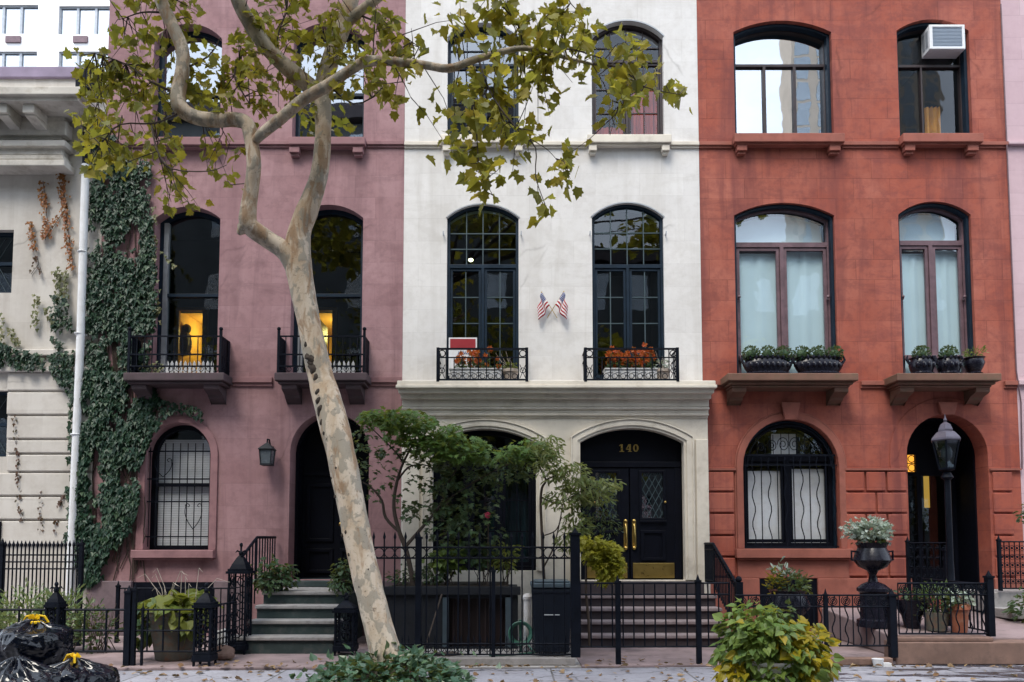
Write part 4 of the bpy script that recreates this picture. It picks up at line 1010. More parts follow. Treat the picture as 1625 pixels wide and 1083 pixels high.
# ------------------------------------------------------------------ fences
def fence(name, label, A, B, z0, rails, pitch, top, posts=(), r=.009, spear=True, rings=None, wavy=False, rail_t=.012, cat='fence', group=None, foot=None, low=None, balls=None, spiral=None):
    A, B = Vector(A), Vector(B); d = B-A; L = d.length; u = d/L
    t = thing(name, label, cat, ((A.x+B.x)/2, (A.y+B.y)/2, z0), group)
    at = lambda s, z: (A.x+u.x*s, A.y+u.y*s, z)
    for z in rails: MB().tube([at(0, z), at(L, z)], rail_t, 4).build('rail', M['iron'], t)
    pk = MB(); n = max(1, round(L/pitch)); foot = foot if foot is not None else min(rails)
    for i in range(n+1):
        s = L*i/n
        if wavy and i % 2: pk.tube([(at(s+.022*math.sin(k*1.02), foot+(top-foot)*k/14)) for k in range(15)], r, 5)
        else:
            pk.tube([at(s, foot), at(s, top)], r, 5)
            if spear: pk.tube([at(s, top-.001), at(s, top+.03), at(s, top+.10)], [r*1.2, r*2.0, .002], 5)
    pk.build('pickets', M['iron'], t)
    if rings or low or balls or spiral:
        o = MB(); ax = 'y' if abs(u.x) > abs(u.y) else 'x'
        if rings:
            for za, zb in rings:
                for i in range(n): o.ring(at(L*(i+.5)/n, (za+zb)/2), min((zb-za)/2, L/n/2)*.95, .007, ax, 12, 4)
        if low:
            m = int(L/.085)
            for i in range(m): o.tube([at(L*(i+.5)/m, low[0]), at(L*(i+.5)/m, low[1])], .007, 4)
            for i in range(m): o.ring(at(L*(i+.5)/m, (low[0]+low[2])/2), .036, .005, ax, 10, 4)
            for i in range(m): o.tube([at(L*(i+.5)/m, low[1]), at(L*(i+.5)/m, low[1]+.06)], [.012,.002], 4)
        if balls:
            for z in balls:
                for i in range(n): o.ball(at(L*(i+.5)/n, z), .022, 6, 4); o.ring(at(L*(i+.5)/n, z), L/n*.48, .005, ax, 10, 4)
        if spiral:
            za, zb = spiral; rr = (zb-za)/2*.92; m = max(2, int(L/.17))
            for i in range(m):
                c = L*(i+.5)/m; o.tube([at(c+rr*(1-k/30)*math.cos(k*.62+2.2), (za+zb)/2+rr*(1-k/30)*math.sin(k*.62+2.2)) for k in range(24)], .007, 4)
        o.build('scrollwork', M['iron'], t)
    for s, h, w in posts:
        p = MB(); c = at(s, 0); p.box(c[0]-w/2, c[0]+w/2, c[1]-w/2, c[1]+w/2, z0, h); p.box(c[0]-w*.62, c[0]+w*.62, c[1]-w*.62, c[1]+w*.62, h-.03, h); p.lathe((c[0], c[1], h), [(w*.5, 0), (w*.3, .03), (.004, .075)], 4, rot=math.pi/4)
        p.build('post', M['iron'], t, bevel=.003)
    return t
zat = lambda y, d: P(800, y, d).z
xat = lambda x, y, d: P(x, y, d).x
Y = 11.6
fence('tall_railing', 'tall black picket railing standing before the beige mansion, close double bars across its top', (xat(-70,915,Y), Y, 0), (xat(128,915,Y), Y, 0), .035, [zat(881,Y), zat(892,Y), zat(903,Y), .18], .064, zat(868,Y), [(0,zat(866,Y),.05),((xat(128,915,Y)-xat(-70,915,Y)), zat(862,Y), .06), ((xat(2,915,Y)-xat(-70,915,Y)), zat(862,Y), .06)], .012, foot=.035)
Y = 9.72
fence('low_fence', 'low three-rail black fence running behind the heap of rubbish bags', (xat(-40,1000,Y), Y, 0), (xat(203,1000,Y), Y, 0), .035, [zat(968,Y), zat(1001,Y), zat(1034,Y)], .29, zat(968,Y), [(xat(203,1000,Y)-xat(-40,1000,Y), zat(938,Y), .075)], .013, spear=False, rail_t=.015)
fence('low_gate', 'low black gate with few bars in front of the hosta pot', (xat(209,1000,Y), Y, 0), (xat(309,1000,Y), Y, 0), .035, [zat(968,Y), zat(1001,Y), zat(1034,Y)], .22, zat(968,Y), [(0.03, zat(935,Y), .05), (.14, zat(965,Y), .03)], .012, spear=False, cat='gate')
ornate_newel('cast_iron_newel', 'ornate black cast iron post rising from the low fence among the bushes', (xat(87,1000,9.7), 9.7, .035), zat(931,9.7)-.035, .15)
ornate_newel('cast_iron_newel', 'ornate black cast iron gate post right of the hosta pot', (xat(326,1000,9.75), 9.75, .035), zat(932,9.75)-.035, .20)
Y = pr[0][0]+.05
ornate_newel('cast_iron_newel', 'tallest ornate cast iron post, at the left foot of the green steps', (xat(381,950,Y), Y, .035), zat(866,Y)-.035, .24)
ornate_newel('cast_iron_newel', 'ornate cast iron post at the right foot of the green steps, behind the leaning trunk', (xat(549,1000,Y-.1), Y-.1, .035), zat(948,Y-.1)-.035, .25)
Y = 11.95
fence('inner_railing', 'thin black railing along the mauve wall behind the hosta pot', (xat(187,950,Y), Y, 0), (xat(372,950,Y), Y, 0), .035, [zat(934,Y), .22], .11, zat(934,Y), [(0, zat(929,Y), .05)], .010, spear=False)
fence('side_panel', 'short black openwork panel joining the gate post and the tallest newel', (xat(333,1000,9.78), 9.78, 0), (xat(374,1000,10.55), 10.55, 0), .035, [.80, .42, .18], .10, .80, (), .010, spear=False, rings=[(.20,.40),(.45,.75)])
# hand rail of the green steps
h = thing('stair_handrail', 'black iron handrail rising along the left side of the green steps', 'handrail', (lx0-.1, 11.6, .2))
a_ = Vector((xat(384,880,10.75), 10.75, zat(884,10.75))); b_ = Vector((xat(408,853,11.7), 11.7, zat(853,11.7))); c_ = Vector((xat(437,853,12.92), 12.92, zat(853,12.92)))
hr = MB(); hr.tube([a_, b_, c_], .022, 6); hr.build('rail', M['iron'], h)
hp = MB()
def zstep(y): 
    z = .036
    for yy, zz in pr:
        if y > yy: z = zz+.002
    return z
for i in range(5): p = a_.lerp(b_, (i+.5)/5); hp.box(p.x-.009, p.x+.009, p.y-.009, p.y+.009, zstep(p.y), p.z)
for i in range(8): p = b_.lerp(c_, i/7*.98); hp.box(p.x-.009, p.x+.009, p.y-.009, p.y+.009, zstep(p.y), p.z)
hp.build('baluster', M['iron'], h)
# white house tall fence
Y = 9.82; xa, xb = xat(592,950,Y), xat(913,950,Y)
zl = lambda y: zat(y, Y)
fence('spear_fence', 'tall black spear topped fence with ring bands before the areaway of the white house', (xa, Y, 0), (xb, Y, 0), .131, [zl(869), zl(886), zl(1022), zl(1039)], .142, zl(856), [(xat(664,950,Y)-xa, zl(852), .075), (xat(783,950,Y)-xa, zl(905), .05), (xb-xa, zl(846), .12)], .0105, rings=[(zl(886), zl(869))], low=(zl(1039), zl(1016), zl(1022)))
xa, xb = xat(921,990,Y), xat(1160,990,Y)
fence('gate_fence', 'chest-high black bar fence and gate in front of the brownstone steps', (xa, Y, 0), (xb, Y+.06, 0), .034, [zl(926), zl(944), zl(1027)], .142, zl(926), [(xat(981,990,Y)-xa, zl(922), .065), (xat(1110,990,Y)-xa, zl(921), .065)], .0105, spear=False)
# railing on the right side of the brownstone stoop
X = P(1118, 862, 12.8).x
h = thing('stair_railing', 'black close-barred railing down the right side of the brownstone steps', 'railing', (X, 12, .2))
a_, b_, c_ = Vector((X, 12.78, zat(863,12.78))), Vector((X, 12.25, zat(863,12.25))), Vector((X+.06, 11.15, zat(930,11.15)))
hr = MB(); hr.tube([a_, b_, c_], .022, 6); hr.tube([a_-Vector((0,0,.1)), b_-Vector((0,0,.1)), c_-Vector((0,0,.1))], .012, 5); hr.tube([a_-Vector((0,0,.62)), b_-Vector((0,0,.62)), c_-Vector((0,0,.72))], .014, 5); hr.build('rail', M['iron'], h)
hp = MB()
for i in range(9): p = a_.lerp(b_, i/8); hp.box(p.x-.008, p.x+.008, p.y-.008, p.y+.008, p.z-.66, p.z)
for i in range(1, 17): p = b_.lerp(c_, i/16); hp.box(p.x-.008, p.x+.008, p.y-.008, p.y+.008, p.z-.72, p.z)
for i in range(1, 17): p = b_.lerp(c_, i/16); hp.ball((p.x, p.y, p.z-.05), .022, 6, 4)
hp.box(c_.x-.05, c_.x+.05, c_.y-.1, c_.y, .035, c_.z+.06); hp.ball((c_.x, c_.y-.05, c_.z+.1), .05)
hp.box(X-.012, X+.012, 12.2, 12.224, pw[-1][1], zat(863,12.25))
hp.build('baluster', M['iron'], h)
# curly fences of the red house
Y = 9.99; xa, xb = xat(1168,990,Y), xat(1416,990,Y)
fence('curly_fence', 'black fence of wavy and straight bars under a spiral band, behind the leafy planter', (xa, Y, 0), (xb, Y, 0), .101, [zat(945,Y), zat(963,Y), zat(1025,Y)], .088, zat(945,Y), [(xb-xa, zat(943,Y), .09), (xat(1311,990,Y)-xa, zat(943,Y), .05)], .009, spear=False, wavy=True, spiral=(zat(963,Y), zat(945,Y)))
Y = 10.15; xa, xb = xat(1426,970,Y), xat(1571,970,Y)
fence('curly_fence', 'higher fence of wavy bars standing on the thick brown kerb, scrolls along its top', (xa, Y, 0), (xb, Y, 0), .361, [zat(926,Y), zat(944,Y), zat(1006,Y)], .088, zat(926,Y), [(xb-xa, zat(914,Y), .085)], .009, spear=False, wavy=True, spiral=(zat(944,Y), zat(926,Y)))
fence('return_fence', 'short black bar fence running back from the end post towards the red house', (xb, Y+.1, 0), (xb+.12, 12.0, 0), .345, [zat(928,Y), zat(946,Y), .42], .10, zat(928,Y), (), .011, spear=False, spiral=(zat(946,Y), zat(928,Y)))
Y = 12.35
X0 = xat(1441,890,Y); fence('stoop_railing', 'ornate cast iron railing panel at the left of the red house door', (X0, Y, 0), (X0+.36, Y-.5, 0), .505, [zat(862,Y), zat(925,Y)], .11, zat(862,Y), [(0, zat(858,Y), .05), (.6, zat(872,Y), .07)], .010, spear=False, balls=[zat(870,Y), zat(885,Y), zat(900,Y), zat(915,Y)])
Y = 12.05; X0 = xat(1586,890,Y)
fence('cast_iron_railing', 'black cast iron railing with rows of studs beside the grey steps, cut by the frame', (X0, Y, 0), (X0+1.6, Y, 0), zat(938,Y), [zat(860,Y), zat(934,Y)], .085, zat(860,Y), [(0, zat(856,Y), .05)], .009, spear=False, balls=[zat(870,Y), zat(884,Y), zat(897,Y), zat(910,Y), zat(923,Y)])

# ------------------------------------------------------------------ terrace over the areaway
x0, x1 = xat(602,960,11.3), xat(822,960,11.3)
t = thing('planted_terrace', 'dark shaded masonry terrace with a barred cellar door, shrubs growing on top', 'terrace', ((x0+x1)/2, 11.3, .03))
zt = zat(936, 11.3); dx0, dx1 = xat(712,980,11.3), xat(802,980,11.3)
m = MB(); m.plate(rect(x0, x1, .03, zt), [rect(dx0, dx1, .031+.02, zat(950,11.3))], 11.3, 11.5); m.box(x0, x1, 11.501, 12.83, zt-.1, zt); m.box(x1-.12, x1-.001, 11.501, 12.83, .031, zt-.101); m.box(x0, x0+.12, 11.501, 12.83, .031, zt-.101)
m.build('wall', M['shadewall'], t, bevel=.01)
m = MB(); m.box(x0-.04, x1+.04, 11.24, 11.299, zt-.08, zt+.05); m.build('coping', M['shadewall'], t, bevel=.01)
m = MB(); m.box(dx0+.002, dx1-.002, 11.46, 11.499, .055, zat(950,11.3)-.003)
for i in range(7): X = dx0+(dx1-dx0)*(i+.5)/7; m.box(X-.012, X+.012, 11.40, 11.4595, .055, zat(950,11.3)-.01)
m.build('cellar_door', mat('dark_maroon_door', (.022,.012,.014), .6), t)
m = MB(); m.box(dx1+.001, dx1+.09, 11.27, 11.2995, .055, zat(948,11.3)); m.box(dx0-.09, dx0-.001, 11.27, 11.2995, .055, zat(948,11.3)); m.build('door_frame', M['bin_lid'], t)
m = MB(); m.box(x0+.15, x1-.15, 11.52, 12.8, zt+.001, zt+.05); m.build('soil', M['soil'], t)

# ------------------------------------------------------------------ rubbish bin
X, Y = xat(875,960,10.7), 10.7; t = thing('wheelie_bin', 'dark navy rubbish bin with grey lid standing behind the spear topped fence', 'bin', (X, Y, .03))
hb = .94; m = MB()
m.v = [(X-.24,Y-.22,.09),(X+.24,Y-.22,.09),(X+.24,Y+.26,.09),(X-.24,Y+.26,.09),(X-.285,Y-.29,hb+.06),(X+.285,Y-.29,hb+.06),(X+.285,Y+.3,hb+.06),(X-.285,Y+.3,hb+.06)]
m.f = [(0,3,2,1),(4,5,6,7),(0,1,5,4),(1,2,6,5),(2,3,7,6),(3,0,4,7)]; m.box(X-.29, X+.29, Y-.30, Y-.26, hb-.02, hb+.05)
m.build('body', M['bin'], t, bevel=.02)
m = MB(); m.box(X-.30, X+.30, Y-.32, Y+.32, hb+.062, hb+.13); m.box(X-.25, X+.25, Y-.24, Y+.28, hb+.131, hb+.16); m.tube([(X-.25, Y+.35, hb+.1), (X+.25, Y+.35, hb+.1)], .02, 8); m.build('lid', M['bin_lid'], t, bevel=.02)
m = MB(); m.box(X-.12, X+.10, Y-.292, Y-.278, .62, .632); m.build('white_strip', M['binlabel'], t)
for s in (-1, 1):
    m = MB(); m.tube([(X+s*.20, Y+.24, .11), (X+s*.25, Y+.24, .11)], .09, 14); m.build('wheel', M['blackpot'], t)
m = MB(); X = xat(837,980,11.1); m.tube([(X, 11.1, .03), (X, 11.1, zat(945,11.1))], .055, 12); m.lathe((X, 11.1, zat(945,11.1)), [(.07, -.06), (.075, -.02), (.05, .02), (.01, .03)], 12)
m.thing('vent_pipe', M['whitestone'], (X, 11.1, .03), 'short pale standpipe between the cellar door and the navy bin', 'pipe')
m = MB(); X = xat(826,1000,10.95)
for k in range(4): m.ring((X, 10.9+k*.025, .31), .17-.012*k, .014, 'y', 24, 6)
m.tube([(X+.1, 10.9, .16), (X+.2, 10.8, .05), (X-.1, 10.6, .045), (X-.45, 10.55, .045)], .013, 6); m.box(X-.02, X+.02, 10.98, 11.02, .03, .5)
m.thing('garden_hose', mat('green_hose', (.05,.16,.12), .4), (X, 10.9, .03), 'green garden hose coiled on a stake beside the navy bin', 'hose', smooth=True)
m = MB(); X = xat(700,1000,10.6); m.obox((X, 10.65, .045), (.5,.3,.02), .5); m.tube([(X-.25, 10.5, .04), (X-.05, 11.2, .86)], .012, 6); m.box(X-.45, X-.12, 10.46, 10.52, .031, .06)
m.thing('garden_broom', M['wood'], (X, 10.6, .031), 'broom leaning on the dark terrace wall left of the cellar door', 'broom')

# ------------------------------------------------------------------ lamps
X, Z0, Z1 = fx(430, 720), fz(741), fz(698)
t = thing('wall_lantern', 'small grey metal wall lantern beside the dark arched doorway', 'lantern', (X, 12.8, Z0)); Y = 12.80
m = MB(); m.tube([(X, 12.995, Z0+.30), (X, 12.9, Z0+.47), (X, Y, Z0+.46), (X, Y, Z0+.40)], .014, 6); m.box(X-.05, X+.05, 12.98, 12.999, Z0+.2, Z0+.36); m.build('bracket', M['iron'], t)
m = MB(); m.lathe((X, Y, Z0+.27), [(.17, 0), (.175, .015), (.05, .11), (.02, .13), (.02, .15)], 4, rot=math.pi/4); m.box(X-.095, X+.095, Y-.095, Y+.095, Z0, Z0+.03)
for a in (-1, 1):
    for b in (-1, 1): m.tube([(X+a*.085, Y+b*.085, Z0+.02), (X+a*.105, Y+b*.105, Z0+.275)], .01, 4)
m.build('cage', M['shadewall'], t)
m = MB(); m.lathe((X, Y, Z0+.031), [(.11, 0), (.138, .235)], 4, rot=math.pi/4); m.build('lamp_glass', M['lampglass'], t)

Y = 11.25; X = xat(1501, 700, Y); zc = lambda y: zat(y, Y)
t = thing('lamp_post', 'black lamp post with a lilac capped six sided lantern before the red house door', 'lamp post', (X, Y, .395))
m = MB(); m.lathe((X, Y, .395), [(.15, 0), (.15, .12), (.11, .16), (.10, .40), (.06, .46), (.048, 1.0), (.045, zc(752)-.395-.10), (.09, zc(752)-.395-.06), (.06, zc(752)-.395), (.05, zc(752)-.375)], 14); m.build('pole', M['iron'], t, smooth=True)
zb, zm, zt = zc(746), zc(699), zc(659)
m = MB(); m.lathe((X, Y, zb), [(.05, -.02), (.12, .0), (.125, .03)], 6); 
for k in range(6):
    a = k*math.pi/3; m.tube([(X+.115*math.cos(a), Y+.115*math.sin(a), zb+.02), (X+.205*math.cos(a), Y+.205*math.sin(a), zm)], .012, 5)
m.build('cage', M['iron'], t)
m = MB(); m.lathe((X, Y, zb+.03), [(.105, 0), (.19, zm-zb-.04)], 6); m.build('lamp_glass', glass_mat('lantern_glass', .08, (.5,.55,.58)), t)
m = MB(); m.ball((X, Y, (zb+zm)/2+.03), .085, 10, 8, 1.5); m.build('bulb', M['lampglass'], t, smooth=True)
m = MB(); hh = zt-zm; m.lathe((X, Y, zm), [(.215, -.02), (.225, .0), (.215, .03), (.14, hh*.30), (.11, hh*.34), (.11, hh*.42), (.075, hh*.62), (.02, hh*.72), (.03, hh*.80), (.012, hh*.9), (.002, hh*1.05)], 6); m.build('lamp_cap', M['lampcap'], t, bevel=.004)

# ------------------------------------------------------------------ air conditioner, flags, sign
Y = 12.95; a, b = P(1476, 78, Y), P(1531, 39, Y)
t = thing('air_conditioner', 'white box air conditioner jutting from the top of the narrow upper window', 'air conditioner', ((a.x+b.x)/2, 12.9, a.z))
m = MB(); m.plate(rect(a.x, b.x, a.z, b.z), [rect(a.x+.06, b.x-.05, a.z+.05, b.z-.05)], Y, Y+.04); m.box(a.x+.004, b.x-.004, Y+.041, 13.24, a.z+.004, b.z-.004); m.build('body', M['white_paint'], t, bevel=.01)
m = MB(); m.box(a.x+.061, b.x-.051, Y+.02, Y+.0405, a.z+.051, b.z-.051)
for i in range(14): z = a.z+.06+(b.z-a.z-.12)*i/13; m.box(a.x+.062, b.x-.052, Y+.012, Y+.0195, z-.004, z+.004)
m.build('grille', mat('blue_grey_grille', (.36,.42,.50), .6, .05), t)
m = MB()
for i in range(2): y0 = Y+.06+i*.1; m.box(a.x-.004, a.x+.0035, y0, y0+.075, a.z+.09, b.z-.08)
m.build('side_vent', M['steel'], t)
def flag_mat():
    k = N('striped_flag_cloth'); uv = k.n('ShaderNodeUVMap').outputs[0]; s = k.n('ShaderNodeSeparateXYZ', {'Vector': uv})
    st = k.math('GREATER_THAN', k.math('FRACT', k.math('MULTIPLY', s.outputs[1], 4.5)), .5)
    c = k.mix(st, (.36,.012,.03), (.78,.76,.76))
    can = k.math('MULTIPLY', k.math('LESS_THAN', s.outputs[0], .42), k.math('GREATER_THAN', s.outputs[1], .462))
    sv = k.n('ShaderNodeCombineXYZ', {'X': k.math('SUBTRACT', k.math('FRACT', k.math('MULTIPLY', s.outputs[0], 14.0)), .5), 'Y': k.math('SUBTRACT', k.math('FRACT', k.math('MULTIPLY', s.outputs[1], 11.0)), .5)}).outputs[0]
    star = k.math('LESS_THAN', k.n('ShaderNodeVectorMath', {0: sv}, operation='LENGTH').outputs['Value'], .27)
    c = k.mix(can, c, k.mix(star, (.02,.04,.17), (.75,.75,.78)))
    return k.done(k.pbsdf(color=c, rough=.8, spec=.2))
M['flag'] = flag_mat()
bx, bz = fx(880, 485), fz(505)
for sg, lab, tipx, footx in ((-1, 'small striped flag leaning left of its crossed twin on the white wall', 859, 884), (1, 'small striped flag leaning right of its crossed twin on the white wall', 894, 868)):
    tp_ = Vector((fx(tipx, 470), 12.90-.03*(sg > 0), fz(467))); ft_ = Vector((fx(footx, 505), 12.97-.02*(sg > 0), fz(506)))
    t = thing('small_flag', lab, 'flag', ft_, 'crossed flags on the white wall')
    m = MB(); m.tube([ft_, tp_], .007, 6); m.ball(tp_, .013); m.build('stick', M['brass'], t)
    m = MB(); uv = []; nu, nv = 14, 10; sd = (ft_-tp_).normalized(); hang = Vector((sg*.42, 0, -.9)).normalized()
    # cloth hoisted along the stick, drooping outwards and down
    for i in range(nu+1):
        for j in range(nv+1):
            u, v = i/nu, j/nv
            p = tp_ + sd*(.01+.27*(1-v)) + Vector((sg*(.30-.20*v)*u*.60, 0, -.27*u)) + Vector((0, -.03*math.sin(u*9+v*2)*u-.012, 0)) + Vector((sg*.02*math.sin(u*8), 0, 0))
            m.v.append(tuple(p)); uv.append((u, v))
    for i in range(nu):
        for j in range(nv): q = i*(nv+1)+j; m.f.append((q, q+nv+1, q+nv+2, q+1))
    c = m.build('cloth', M['flag'], t, smooth=True, uv=uv); so = c.modifiers.new('thick', 'SOLIDIFY'); so.thickness = .003
Y = 12.92; a, b = P(712, 562, Y), P(757, 536, Y); a.z = fz(598)
t = thing('window_sign', 'small red and white placard propped behind the railing with orange flowers', 'sign', ((a.x+b.x)/2, Y, a.z))
m = MB(); m.box(a.x, b.x, Y, Y+.02, a.z, b.z); m.build('board', M['white_paint'], t, bevel=.003)
m = MB(); mz = b.z-.21; m.box(a.x+.025, b.x-.025, Y-.004, Y-.0002, mz, b.z-.025); m.build('red_panel', mat('sign_red', (.30,.02,.03), .5, .1), t)
m = MB(); xx = a.x+.17
for k in range(7):
    m.tube([(xx+.038*k, Y-.003, mz-.09), (xx+.038*k+.012, Y-.003, mz-.09+(.07 if k % 3 else .05)), (xx+.038*k+.028, Y-.003, mz-.085)], .006, 4)
m.build('blue_script', mat('sign_blue', (.03,.07,.22), .5, .1), t)

# ------------------------------------------------------------------ rubbish bags
def bag_mat():
    k = N('black_bag_plastic'); o = k.obj()
    n = k.noise(k.map(o, (1,1,.45)), 9, 5, .6, 1.2); v = k.n('ShaderNodeTexVoronoi', {'Vector': k.map(o, (1,1,.5)), 'Scale': 7.0}, feature='DISTANCE_TO_EDGE').outputs[0]
    h = k.math('ADD', n, k.math('MULTIPLY', v, .9))
    return k.done(k.pbsdf(color=(.003,.0045,.010), rough=.10, spec=.42, normal=k.bump(h, .16, .012)))
M['bag'] = bag_mat()
def bag(label, c, rx, ry, rz, seed, tie=None):
    import bmesh
    bm = bmesh.new(); bmesh.ops.create_icosphere(bm, subdivisions=6, radius=1.0)
    for v in bm.verts:
        d = v.co.normalized(); o = Vector((seed*3.1, seed*1.7, seed))
        f = 1 + .20*noise.noise(d*1.3+o) + .06*noise.noise(d*2.9+o)
        a = math.atan2(d.y, d.x); top = max(0, d.z-.45)/.55
        hx = Vector((math.cos(a)*2.6, math.sin(a)*2.6, d.z*.9)) + noise.noise_vector(d*1.5+o)*.5; rg = 1-abs(noise.noise(hx*1.1+o)); f += .048*(rg**6) - .02
        rg2 = 1-abs(noise.noise(hx*2.7+o*2)); f += .016*(rg2**6); rg3 = 1-abs(noise.noise(Vector((d.x*3, d.y*3, d.z*7))*1.3+o*3)); f += .014*(rg3**5)
        f *= 1 - .55*top**1.2 + .09*top*math.sin(a*11+seed+2*noise.noise(d*3))
        z = d.z*f*rz + (top**2.2)*rz*.45
        v.co = Vector((d.x*f*rx, d.y*f*ry, max(z, -rz*.72+.03*noise.noise(d*5))))
    t = thing('rubbish_bag', label, 'rubbish bag', (c[0], c[1], c[2]), 'black rubbish bags heaped at the kerb')
    mz = min(v.co.z for v in bm.verts); me = bpy.data.meshes.new('sack')
    for v in bm.verts: v.co.z -= mz
    zt = max(v.co.z for v in bm.verts); bm.to_mesh(me); bm.free(); me.materials.append(M['bag'])
    me.polygons.foreach_set('use_smooth', [True]*len(me.polygons))
    ob = bpy.data.objects.new('sack', me); C.objects.link(ob); ob.parent = t
    if tie:
        m = MB(); b = Vector(c)+Vector((0, 0, zt-.02))
        m.ring(tuple(b-Vector((0,0,.03))), .05, .018, 'z', 12, 6)
        for k in range(2):
            a = tie+k*2.4; dx, dy = math.cos(a), math.sin(a)*.5
            pts = [b+Vector((dx*r_, dy*r_, z_)) for r_, z_ in ((.0,0),(.05,.04),(.10,.03),(.14,-.03),(.10,-.04),(.04,-.01))]
            m.tube(pts, .012, 6)
        for k in range(5):
            a = k*1.3; m.leaf(b, (math.cos(a), math.sin(a), .9), (math.sin(a), -math.cos(a), .2), .065, ((0,1), [(.35,.4),(.5,.8)], .3))
        m.build('tie', M['yellow_tie'], t, smooth=True)
    return t
d = 7.4
zz = lambda y: P(0, y, d).z
bag('black rubbish bag with a yellow tie lying highest on the heap', (P(28,1010,d).x, d+.25, zz(1062)), .37, .36, .27, 1.0, .4)
d = 7.1
bag('black rubbish bag with a yellow tie at the right end of the heap', (P(118,1060,d).x, d, .0), .37, .38, .31, 2.3, 2.6)
bag('glossy black rubbish bag without a tie, cut by the lower left corner', (P(18,1083,6.7).x, 6.75, .0), .43, .34, .33, 4.1)
bag('bulging black rubbish bag half hidden under the highest tied one', (P(10,1060,7.5).x, 7.75, .0), .5, .4, .36, 5.7)

# ------------------------------------------------------------------ litter
X, Y = xat(355,1030,10.2), 10.2; m = MB(); m.ball((0,0,0), .13, 14, 10, .8)
m.v = [(X+v[0]*(1.2+.5*noise.noise(Vector(v)*9)), Y+v[1]*(1+.4*noise.noise(Vector(v)*8)), .135+max(-.1, v[2]*(1+.3*noise.noise(Vector(v)*7)))) for v in m.v]
m.thing('rough_stone', M['brown_curb'], (X, Y, .036), 'rounded brown stone lying between the gate post and the green steps', 'stone')
X, Y = xat(345,1003,10.35), 10.45; m = MB(); m.v = [(X+a, Y+b, z) for a, b, z in ((-.09,-.03,.036),(.09,-.05,.036),(.10,.05,.036),(-.08,.05,.036),(-.07,-.01,.40),(.08,-.04,.44),(.09,.03,.43),(-.06,.03,.38))]
m.f = [(0,3,2,1),(4,5,6,7),(0,1,5,4),(1,2,6,5),(2,3,7,6),(3,0,4,7)]
m.thing('paper_bag', M['white_paint'], (X, Y, .036), 'white paper bag standing behind the gate post left of the green steps', 'bag', bevel=.012)
m = MB(); X, Y = xat(1386,1032,9.97), 9.86; m.lathe((X, Y, .003), [(.055,0),(.075,.10)], 14); m.box(X+.05, X+.16, Y-.05, Y+.03, .003, .05)
m.thing('paper_cup', M['white_paint'], (X, Y, .003), 'crumpled white paper cup lying on the pavement below the curly fence', 'litter')
m = MB()
for i in range(380):
    y = rnd.choice([rnd.uniform(8.2, 9.7), rnd.gauss(9.6, .12), rnd.gauss(10.0, .25)]); x = rnd.uniform(-6.5, 7.2)
    if y > 9.72 and not (-1.75 > x > -4 or .95 < x < 3.3): y = rnd.uniform(8.6, 9.35)
    if rnd.random() < .45: x = rnd.choice([rnd.gauss(1.6, .7), rnd.gauss(4.2, .8), rnd.gauss(-.2, .5), rnd.gauss(-3.3, .5)]); 
    if not (-1.75 > x > -4 or .95 < x < 3.3): y = min(y, 9.55)
    z = .055 if y > 9.45 else .012
    m.leaf((x, y, z), (rnd.gauss(0,1), rnd.gauss(0,1), rnd.uniform(-.1,.25)), (rnd.gauss(0,.4), rnd.gauss(0,.4), 1), rnd.uniform(.04,.10), PLANE if i % 2 else OVAL)
tag(m.build('fallen_leaves', M['dry_leaf']), 'brown fallen leaves scattered along the pavement edge', 'leaves', kind='stuff')
# ------------------------------------------------------------------ ivy on the walls
def inpoly(p, poly):
    x, y = p; c = False
    for i in range(len(poly)):
        (x1, y1), (x2, y2) = poly[i-1], poly[i]
        if (y1 > y) != (y2 > y) and x < (x2-x1)*(y-y1)/(y2-y1)+x1: c = not c
    return c
def wall_leaves(m, poly, n, size, thr, y0=12.90, y1=12.96, shape=IVY, sc=.035, seed=0):
    xs = [p[0] for p in poly]; ys = [p[1] for p in poly]; k = 0; tries = 0
    while k < n and tries < n*12:
        tries += 1; p = (rnd.uniform(min(xs), max(xs)), rnd.uniform(min(ys), max(ys)))
        if not inpoly(p, poly): continue
        v = noise.noise(Vector((p[0]*sc, p[1]*sc*.55, seed))) + .5*noise.noise(Vector((p[0]*sc*3, p[1]*sc*2, seed+5)))
        if v < thr: continue
        q = P(p[0], p[1], FAC); y = rnd.uniform(y0, y1) - .05*max(0, v)
        m.leaf((q.x, y, q.z), (rnd.gauss(0,.35), rnd.gauss(-.35,.2), -1), (rnd.gauss(0,.25), -1, rnd.gauss(.45,.25)), size*rnd.uniform(.6,1.25), shape); k += 1
iv = thing('climbing_ivy', 'dense dark green ivy climbing the corner between the beige mansion and the mauve house', 'ivy', (fx(165, 930), 12.93, fz(935)))
m = MB()
wall_leaves(m, [(152,225),(185,215),(215,250),(243,262),(246,300),(236,330),(246,350),(252,430),(253,500),(246,540),(238,575),(240,600),(140,600),(142,480),(147,330)], 5000, .088, -.30)
wall_leaves(m, [(140,590),(238,596),(252,625),(262,640),(268,660),(258,676),(245,695),(232,722),(228,760),(226,800),(214,835),(190,868),(172,905),(158,925),(136,935),(124,890),(118,790),(126,680)], 4800, .095, -.22, 12.87, 12.94, seed=3)
wall_leaves(m, [(250,632),(285,640),(318,648),(332,664),(322,668),(290,656),(258,668)], 120, .085, -.55, 12.87, 12.94, seed=11)
wall_leaves(m, [(118,600),(146,590),(146,800),(140,900),(112,900),(114,740)], 500, .10, -.15, 12.86, 12.9, seed=8)
wall_leaves(m, [(0,545),(35,556),(85,566),(112,560),(128,560),(138,600),(128,640),(108,618),(85,592),(40,588),(0,582)], 480, .085, -.2, 12.86, 12.9, seed=4)
